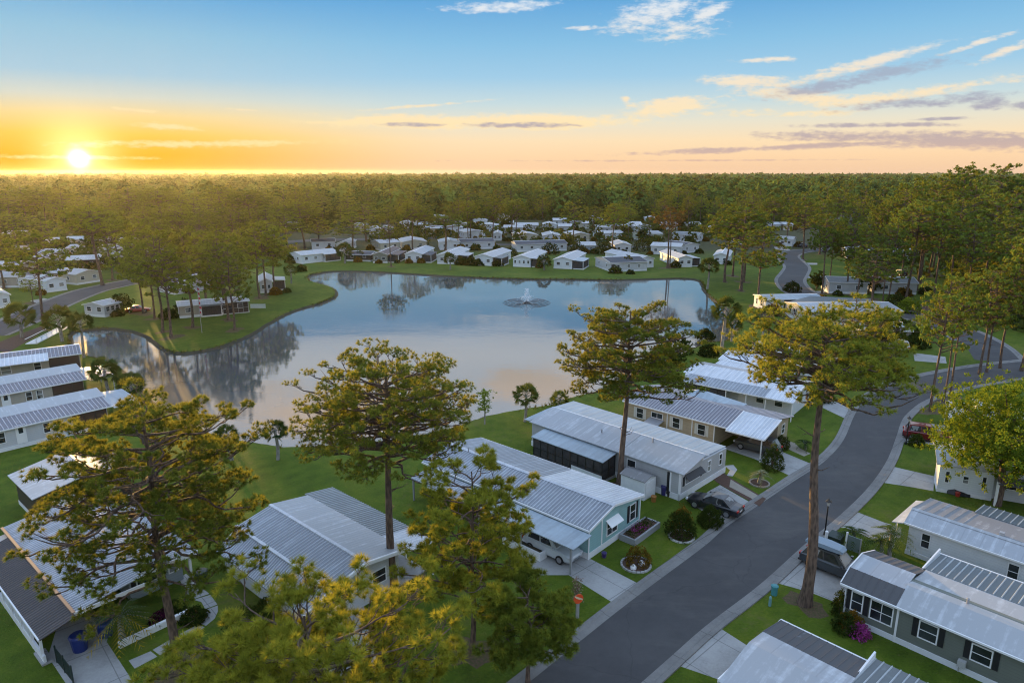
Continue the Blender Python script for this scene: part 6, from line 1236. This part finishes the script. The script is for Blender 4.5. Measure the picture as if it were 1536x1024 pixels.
# understorey of the woods: one mass
ru = np.random.default_rng(31); uc = []
for poly, n in (([(420, 350), (425, 318), (1200, 318), (1210, 342), (1060, 350), (800, 330), (600, 336)], 800), ([(-120, 348), (-120, 318), (425, 318), (425, 350), (260, 368), (200, 348)], 700), ([(-520, 400), (-420, 318), (-115, 318), (-110, 372), (-140, 430)], 420), ([(1225, 372), (1250, 345), (1560, 340), (1740, 420), (1560, 452), (1440, 425), (1360, 412), (1290, 392)], 420), ([(1425, 432), (1560, 428), (1640, 480), (1560, 505), (1510, 495), (1450, 470)], 130), ([(-80, 425), (-90, 350), (230, 354), (430, 370), (420, 385), (230, 400), (60, 412)], 330), ([(560, 370), (560, 343), (1060, 343), (1080, 373), (900, 367)], 120)):
    PP = [G(*p) for p in poly]; xs = [p[0] for p in PP]; ys = [p[1] for p in PP]; c = t = 0
    while c < n and t < n * 30:
        t += 1; x, y = ru.uniform(min(xs), max(xs)), ru.uniform(min(ys), max(ys))
        if inside((x, y), PP) and not inside((x, y), POND2) and not inside((x, y), POND3) and not any(abs(a - x) < 14 and (a - x) ** 2 + (b - y) ** 2 < (r - .5) ** 2 for a, b, r in HOMES) and not any((a - x) ** 2 + (b - y) ** 2 < 49 for a, b in SC[::2] + WL[::2]): uc.append((x, y)); c += 1
uc = np.array(uc); q = len(uc); R_ = ru.uniform(1.2, 3.4, q); kk = 46
th = ru.uniform(0, 6.283, (q, kk)); cz = ru.uniform(0, 1, (q, kk)); sr = np.sqrt(1 - cz ** 2)
nr = np.stack([np.cos(th) * sr, np.sin(th) * sr, cz], 2); hh = ru.uniform(.9, 2.0, (q, 1))
c = np.stack([uc[:, :1] + nr[..., 0] * R_[:, None], uc[:, 1:] + nr[..., 1] * R_[:, None], nr[..., 2] * R_[:, None] * hh], 2) * 1.0 + ru.normal(0, .2, (q, kk, 3)); c[..., 2] = np.maximum(c[..., 2], .15)
nv = nr + ru.normal(0, .5, nr.shape); nv /= np.linalg.norm(nv, axis=2, keepdims=True); a = np.cross(nv, ru.normal(size=nv.shape)); a /= np.linalg.norm(a, axis=2, keepdims=True); b = np.cross(nv, a); s_ = R_[:, None, None] * .3 * ru.uniform(.6, 1.3, (q, kk, 1))
V = np.stack([c + a * s_, c - a * s_ * .6 + b * s_ * .8, c - a * s_ * .5 - b * s_ * .8], 2).reshape(-1, 3)
US = leafmat('understorey_leaves', (.022, .04, .012), (.075, .1, .025), (.3, .28, .04), .25, 0)
o = link('understorey', np_mesh('understorey', V, np.arange(len(V)).reshape(-1, 3), US, np.repeat(np.clip(ru.normal(.5, .25, (q, 1)) + ru.normal(0, .1, (q, kk)), 0, 1).ravel(), 3))); tag(o, 'low dark brush growing under the pines of the woods', 'undergrowth', kind='stuff')
# ---------------------------------------------------------------- the far wood: one mass
rng = np.random.default_rng(12)
pts = []
def ringpts(y0, y1, sp, wob):
    Y = y0
    while Y < y1:
        s = sp(Y); n = int(2 * (Y * 1.05 + 90) / s); xs = -(Y * 1.05 + 90) + s * np.arange(n) + rng.uniform(-wob, wob, n) * s
        yy = Y + rng.uniform(-wob, wob, n) * s
        keep = rng.uniform(0, 1, n) < .93
        pts.append(np.stack([xs, yy, np.full(n, s)], 1)[keep]); Y += s * .92
ringpts(425, 3450, lambda Y: 12.5 + max(0, Y - 800) * .010, .45)
P = np.concatenate(pts)
fld = np.sin(P[:, 0] * .021 + 1) * np.sin(P[:, 1] * .017) + .7 * np.sin(P[:, 0] * .009 - P[:, 1] * .013 + 2) + .5 * np.sin(P[:, 0] * .05 + P[:, 1] * .043)
kp = (fld > -1.25) | (P[:, 1] > 1600); P = P[kp]; fld = fld[kp]; n = len(P); V, F, T = [], [], []
h = (rng.normal(14.5, 3.4, n) + fld * 1.5).clip(7, 23); R = P[:, 2] * rng.uniform(.4, .62, n)
k = np.where(P[:, 1] < 900, 80, np.where(P[:, 1] < 1600, 34, 16)); base_t = np.clip(.45 + rng.normal(0, .36, n) + .14 * fld, 0, 1)
for kk in (80, 34, 16):
    m = k == kk; q = int(m.sum()); p = P[m]; hh = h[m][:, None]; RR = R[m][:, None]
    th = rng.uniform(0, 6.283, (q, kk)); rr = np.sqrt(rng.uniform(0, 1, (q, kk))); lay = rng.uniform(0, 1, (q, kk))
    dome = hh - 1.05 * RR * rr ** 2.4 - lay ** 2.6 * RR * 1.2
    c = np.stack([p[:, :1] + np.cos(th) * rr * RR * (1 - .25 * lay), p[:, 1:2] + np.sin(th) * rr * RR * (1 - .25 * lay), dome], 2)
    nrm = np.stack([np.cos(th) * rr * .9, np.sin(th) * rr * .9, np.full_like(th, .55)], 2) + rng.normal(0, .24, (q, kk, 3)); nrm /= np.linalg.norm(nrm, axis=2, keepdims=True)
    a = np.cross(nrm, rng.normal(size=(q, kk, 3))); a /= np.linalg.norm(a, axis=2, keepdims=True); b = np.cross(nrm, a)
    s = (RR[:, :, None] * {80: .28, 34: .4, 16: .55}[kk]) * rng.uniform(.6, 1.3, (q, kk, 1))
    tri = np.stack([c + a * s, c - a * s * .6 + b * s * .8, c - a * s * .5 - b * s * .8], 2)
    V.append(tri.reshape(-1, 3)); T.append(np.repeat(np.clip(base_t[m][:, None] + rng.normal(0, .12, (q, kk)), 0, 1).ravel(), 3))
V = np.concatenate(V); F = np.arange(len(V)).reshape(-1, 3)
FW = leafmat('far_wood_leaves', (.034, .068, .016), (.16, .215, .04), (.4, .36, .05), .1, 0)
o = link('far_wood', np_mesh('far_wood', V, F, FW, np.concatenate(T))); tag(o, 'wide flat pine wood reaching to the horizon', 'wood', kind='stuff')
# ---------------------------------------------------------------- sky, sun, air, camera
W = bpy.data.worlds.new('World'); sc.world = W; W.use_nodes = True; nt = W.node_tree
bg = nt.nodes['Background']
SUN_PX = (118, 238); a_, b_, c_ = ray(*SUN_PX); SD = Vector((a_, b_, c_)).normalized(); SAZ = math.atan2(a_, b_)
tc = nt.nodes.new('ShaderNodeTexCoord'); dirv = tc.outputs['Generated']
sx = nd(nt, 'SeparateXYZ', i0=nd(nt, 'VectorMath', _operation='NORMALIZE', i0=dirv).outputs[0])
el = mathn(nt, 'ARCSINE', sx.outputs[2]); az = mathn(nt, 'ARCTAN2', sx.outputs[0], sx.outputs[1])
eld = mathn(nt, 'MULTIPLY', el, 57.2958); azd = mathn(nt, 'MULTIPLY', az, 57.2958)
fe = mathn(nt, 'DIVIDE', eld, 30.0, clamp=True)
S = lambda *c: srgb(*c)
hi = [(12.6 / 30, S(100, 165, 215)), (13.3 / 30, (.7, .8, .92)), (15 / 30, (.92, .97, 1.02)), (20 / 30, (.86, .94, 1.06)), (1.0, (.64, .86, 1.24))]  # unseen sky above the view, brightened to light roofs, lawn and lake
far = ramp(nt, fe, [(0, S(238, 198, 162)), (1.2 / 30, S(248, 211, 168)), (2.4 / 30, S(247, 220, 180)), (3.8 / 30, S(228, 222, 202)), (5.2 / 30, S(196, 215, 219)), (7.2 / 30, S(158, 200, 226)), (9.6 / 30, S(134, 188, 223))] + hi)
near = ramp(nt, fe, [(0, S(252, 160, 18)), (1.2 / 30, S(254, 180, 32)), (2.6 / 30, S(253, 203, 88)), (3.9 / 30, S(245, 215, 150)), (5.1 / 30, S(214, 215, 200)), (6.6 / 30, S(172, 202, 218)), (9.3 / 30, S(150, 193, 217))] + hi)
dz = mathn(nt, 'ABSOLUTE', mathn(nt, 'SUBTRACT', azd, math.degrees(SAZ)))
side = nd(nt, 'MapRange', Value=dz, i1=2.0, i2=29.0, i3=1.0, i4=0.0, _interpolation_type='SMOOTHSTEP').outputs[0]
sky = mix(nt, side, far, near)
# clouds: noise gathered into soft banks at given azimuth / elevation
cv = nd(nt, 'CombineXYZ', X=azd, Y=eld, Z=0.0).outputs[0]
def ae(px, py): a, b, c = ray(px, py); return math.degrees(math.atan2(a, b)), math.degrees(math.asin(c / math.sqrt(a * a + b * b + c * c)))
def banks(lst):
    acc = None
    for (A, E, w, h, t, s) in lst:
        m = nd(nt, 'Mapping', _vector_type='TEXTURE', Vector=cv, Location=(A, E, 0), Rotation=(0, 0, rad(t)), Scale=(w, h, 1)).outputs[0]
        L = nd(nt, 'VectorMath', _operation='LENGTH', i0=m).outputs[1]
        g = nd(nt, 'MapRange', Value=L, i1=0.0, i2=1.7, i3=s, i4=0.0, _interpolation_type='SMOOTHSTEP').outputs[0]
        acc = g if acc is None else mathn(nt, 'MAXIMUM', acc, g)
    return acc
D = 180 / math.pi / FPX
def pxb(x, y, w, h, t=0, s=1.0): A, E = ae(x, y); return (A, E, w * D, h * D, t, s)
bright = banks([pxb(740, 12, 95, 9, 2), pxb(985, 16, 75, 24, 12), pxb(1055, 24, 40, 10, 20), pxb(1140, 90, 55, 5, 0, .9), pxb(1290, 98, 130, 9, 12, 1.1), pxb(1120, 122, 70, 10, -3, 1.1), pxb(1200, 146, 110, 12, -9, 1.0), pxb(1370, 140, 170, 9, 6, 1.0), pxb(1465, 66, 50, 5, 14), pxb(1525, 70, 40, 6, 20), pxb(1010, 160, 80, 15, 3, 1.15), pxb(1110, 170, 80, 8), pxb(800, 183, 160, 13, 0, 1.3), pxb(620, 183, 150, 11, 0, 1.25), pxb(500, 184, 60, 4), pxb(200, 165, 38, 3, -4), pxb(365, 165, 32, 2.5, -2), pxb(250, 190, 60, 5, -3), pxb(300, 216, 200, 6, 1, 1.0), pxb(620, 160, 160, 3, 5, .75), pxb(60, 236, 140, 4, 0, .9), pxb(938, 148, 8, 5), pxb(870, 42, 30, 4), pxb(1220, 170, 90, 6, 0, .9),
                (2.5, 17.6, 6, 1.7, 0, 1.35), (-16.5, 19.3, 9, 2.2, 8, 1.35), (-22, 17.0, 5, .8, 0, 1.1), (13, 10.2, 5, 1.0, 0, .9), (16, 13.6, 4, .9, 0, 1), (4, 15.2, 3, .8, 0, .8), (-10, 16.5, 4, .6, 0, .8), (8, 21, 7, 1.2, 5, 1.0), (-2, 23, 12, 1.5, 0, .8)])
grey = banks([pxb(1300, 188, 120, 4, -1), pxb(1360, 206, 190, 10, -2, 1.15), pxb(1160, 222, 280, 5, 2, 1.1), pxb(1490, 212, 150, 12, -1, 1.15), pxb(1490, 155, 26, 10), pxb(1535, 158, 22, 9), pxb(1290, 118, 150, 12, 10, .95), pxb(1400, 152, 150, 9, 3, .9), pxb(1000, 241, 380, 2, 0, .8), pxb(780, 188, 100, 5, 0, 1.0), pxb(610, 187, 60, 4, 0, 1.0), pxb(1420, 178, 40, 3)])
nz = nd(nt, 'TexNoise', Vector=nd(nt, 'Mapping', Vector=cv, Scale=(.16, .75, 1), Rotation=(0, 0, rad(6))).outputs[0], Scale=1.0, Detail=7, Roughness=.62, Distortion=.3).outputs[0]
nz2 = nd(nt, 'TexNoise', Vector=nd(nt, 'Mapping', Vector=cv, Scale=(.5, 1.4, 1), Location=(7, 3, 0)).outputs[0], Scale=1.0, Detail=6, Roughness=.6).outputs[0]
nn = mathn(nt, 'ADD', mathn(nt, 'MULTIPLY', nz, .6), mathn(nt, 'MULTIPLY', nz2, .4))
nz3 = nd(nt, 'TexNoise', Vector=nd(nt, 'Mapping', Vector=cv, Scale=(1.3, 3.2, 1), Location=(2, 9, 0), Rotation=(0, 0, rad(14))).outputs[0], Scale=1.0, Detail=5, Roughness=.6).outputs[0]
nn2 = mathn(nt, 'ADD', .5, mathn(nt, 'ADD', mathn(nt, 'MULTIPLY', mathn(nt, 'SUBTRACT', nn, .5), 1.5), mathn(nt, 'MULTIPLY', mathn(nt, 'SUBTRACT', nz3, .5), .7)))
cov = lambda b, k: nd(nt, 'MapRange', Value=mathn(nt, 'ADD', mathn(nt, 'MULTIPLY', b, .62), nn2), i1=.76, i2=.76 + k, i3=0.0, i4=1.0, _interpolation_type='SMOOTHSTEP').outputs[0]
ccol = ramp(nt, fe, [(0, S(255, 222, 150)), (3 / 30, S(255, 226, 170)), (6 / 30, S(250, 226, 190)), (9 / 30, S(240, 230, 216)), (12.6 / 30, S(232, 236, 240)), (16 / 30, S(255, 226, 190)), (20 / 30, (1.5, 1.12, .8)), (1, (1.0, .9, .8))])
gcol = ramp(nt, fe, [(0, S(226, 186, 160)), (2 / 30, S(186, 166, 166)), (4 / 30, S(164, 160, 176)), (8 / 30, S(160, 178, 198)), (1, S(160, 180, 205))])
sky = mix(nt, mathn(nt, 'MULTIPLY', cov(bright, .42), .85), sky, ccol)
sky = mix(nt, mathn(nt, 'MULTIPLY', cov(grey, .4), .85), sky, gcol)
# the sun's glow
dt = nd(nt, 'VectorMath', _operation='DOT_PRODUCT', i0=nd(nt, 'VectorMath', _operation='NORMALIZE', i0=dirv).outputs[0], i1=tuple(SD)).outputs[1]
ang2 = mathn(nt, 'MULTIPLY', mathn(nt, 'SUBTRACT', 1.0, dt), 2 * 57.2958 ** 2)      # angle squared, degrees
def glow(s, amp): return mathn(nt, 'MULTIPLY', mathn(nt, 'POWER', 2.71828, mathn(nt, 'MULTIPLY', ang2, -1 / s ** 2)), amp)
g1 = nd(nt, 'VectorMath', _operation='SCALE', i0=(1.0, .92, .7), Scale=glow(.5, 3.0)).outputs[0]
g2 = nd(nt, 'VectorMath', _operation='SCALE', i0=(1.0, .88, .5), Scale=glow(2.1, .6)).outputs[0]
g3 = nd(nt, 'VectorMath', _operation='SCALE', i0=(1.0, .55, .06), Scale=glow(5.0, .0)).outputs[0]
tot = nd(nt, 'VectorMath', _operation='ADD', i0=nd(nt, 'VectorMath', _operation='ADD', i0=sky, i1=g1).outputs[0], i1=nd(nt, 'VectorMath', _operation='ADD', i0=g2, i1=g3).outputs[0]).outputs[0]
low = nd(nt, 'MapRange', Value=eld, i1=-1.5, i2=-.2, i3=0.0, i4=1.0).outputs[0]
tot = mix(nt, low, (.12, .08, .04, 1), tot)
nt.links.new(tot, bg.inputs[0]); bg.inputs[1].default_value = .47
W.cycles.sampling_method = 'MANUAL'; W.cycles.sample_map_resolution = 1024
L = bpy.data.lights.new('sun', 'SUN'); L.energy = 5.0; L.angle = rad(.6); L.color = (1.0, .6, .18)
so = bpy.data.objects.new('sun', L); COL.objects.link(so)
sd = Vector((math.sin(SAZ) * math.cos(rad(3.9)), math.cos(SAZ) * math.cos(rad(3.9)), math.sin(rad(3.9))))
so.rotation_euler = sd.to_track_quat('Z', 'Y').to_euler(); so.location = (-60, 40, 60)
m = bpy.data.materials.new('haze'); m.use_nodes = True; nh = m.node_tree; nh.nodes.clear()
pv = nh.nodes.new('ShaderNodeVolumePrincipled'); pv.inputs['Color'].default_value = (.92, .9, .86, 1); pv.inputs['Density'].default_value = 3.8e-5; pv.inputs['Anisotropy'].default_value = .7
mo = nh.nodes.new('ShaderNodeOutputMaterial'); nh.links.new(pv.outputs[0], mo.inputs['Volume'])
hz = MB().box(-3500, 3500, -220, 3750, -2, 34).build('haze', m); tag(hz, kind='stuff')
cam = bpy.data.cameras.new('camera'); co = bpy.data.objects.new('camera', cam); COL.objects.link(co)
co.location = (0, 0, HC); co.rotation_euler = (math.pi / 2 - PIT, 0, 0); cam.sensor_width = 36; cam.lens = 24; cam.clip_end = 20000; cam.clip_start = .1; sc.camera = co
sc.view_settings.view_transform = 'Standard'; sc.view_settings.look = 'None'; sc.view_settings.exposure = 1.18; sc.view_settings.gamma = 1
sc.render.engine = 'CYCLES'; c = sc.cycles; c.use_denoising = True; c.denoiser = 'OPENIMAGEDENOISE'
c.filter_width = 1.1; c.max_bounces = 6; c.diffuse_bounces = 3; c.glossy_bounces = 3; c.transmission_bounces = 4; c.volume_bounces = 0; c.transparent_max_bounces = 6; c.sample_clamp_indirect = 6; c.caustics_reflective = False; c.caustics_refractive = False
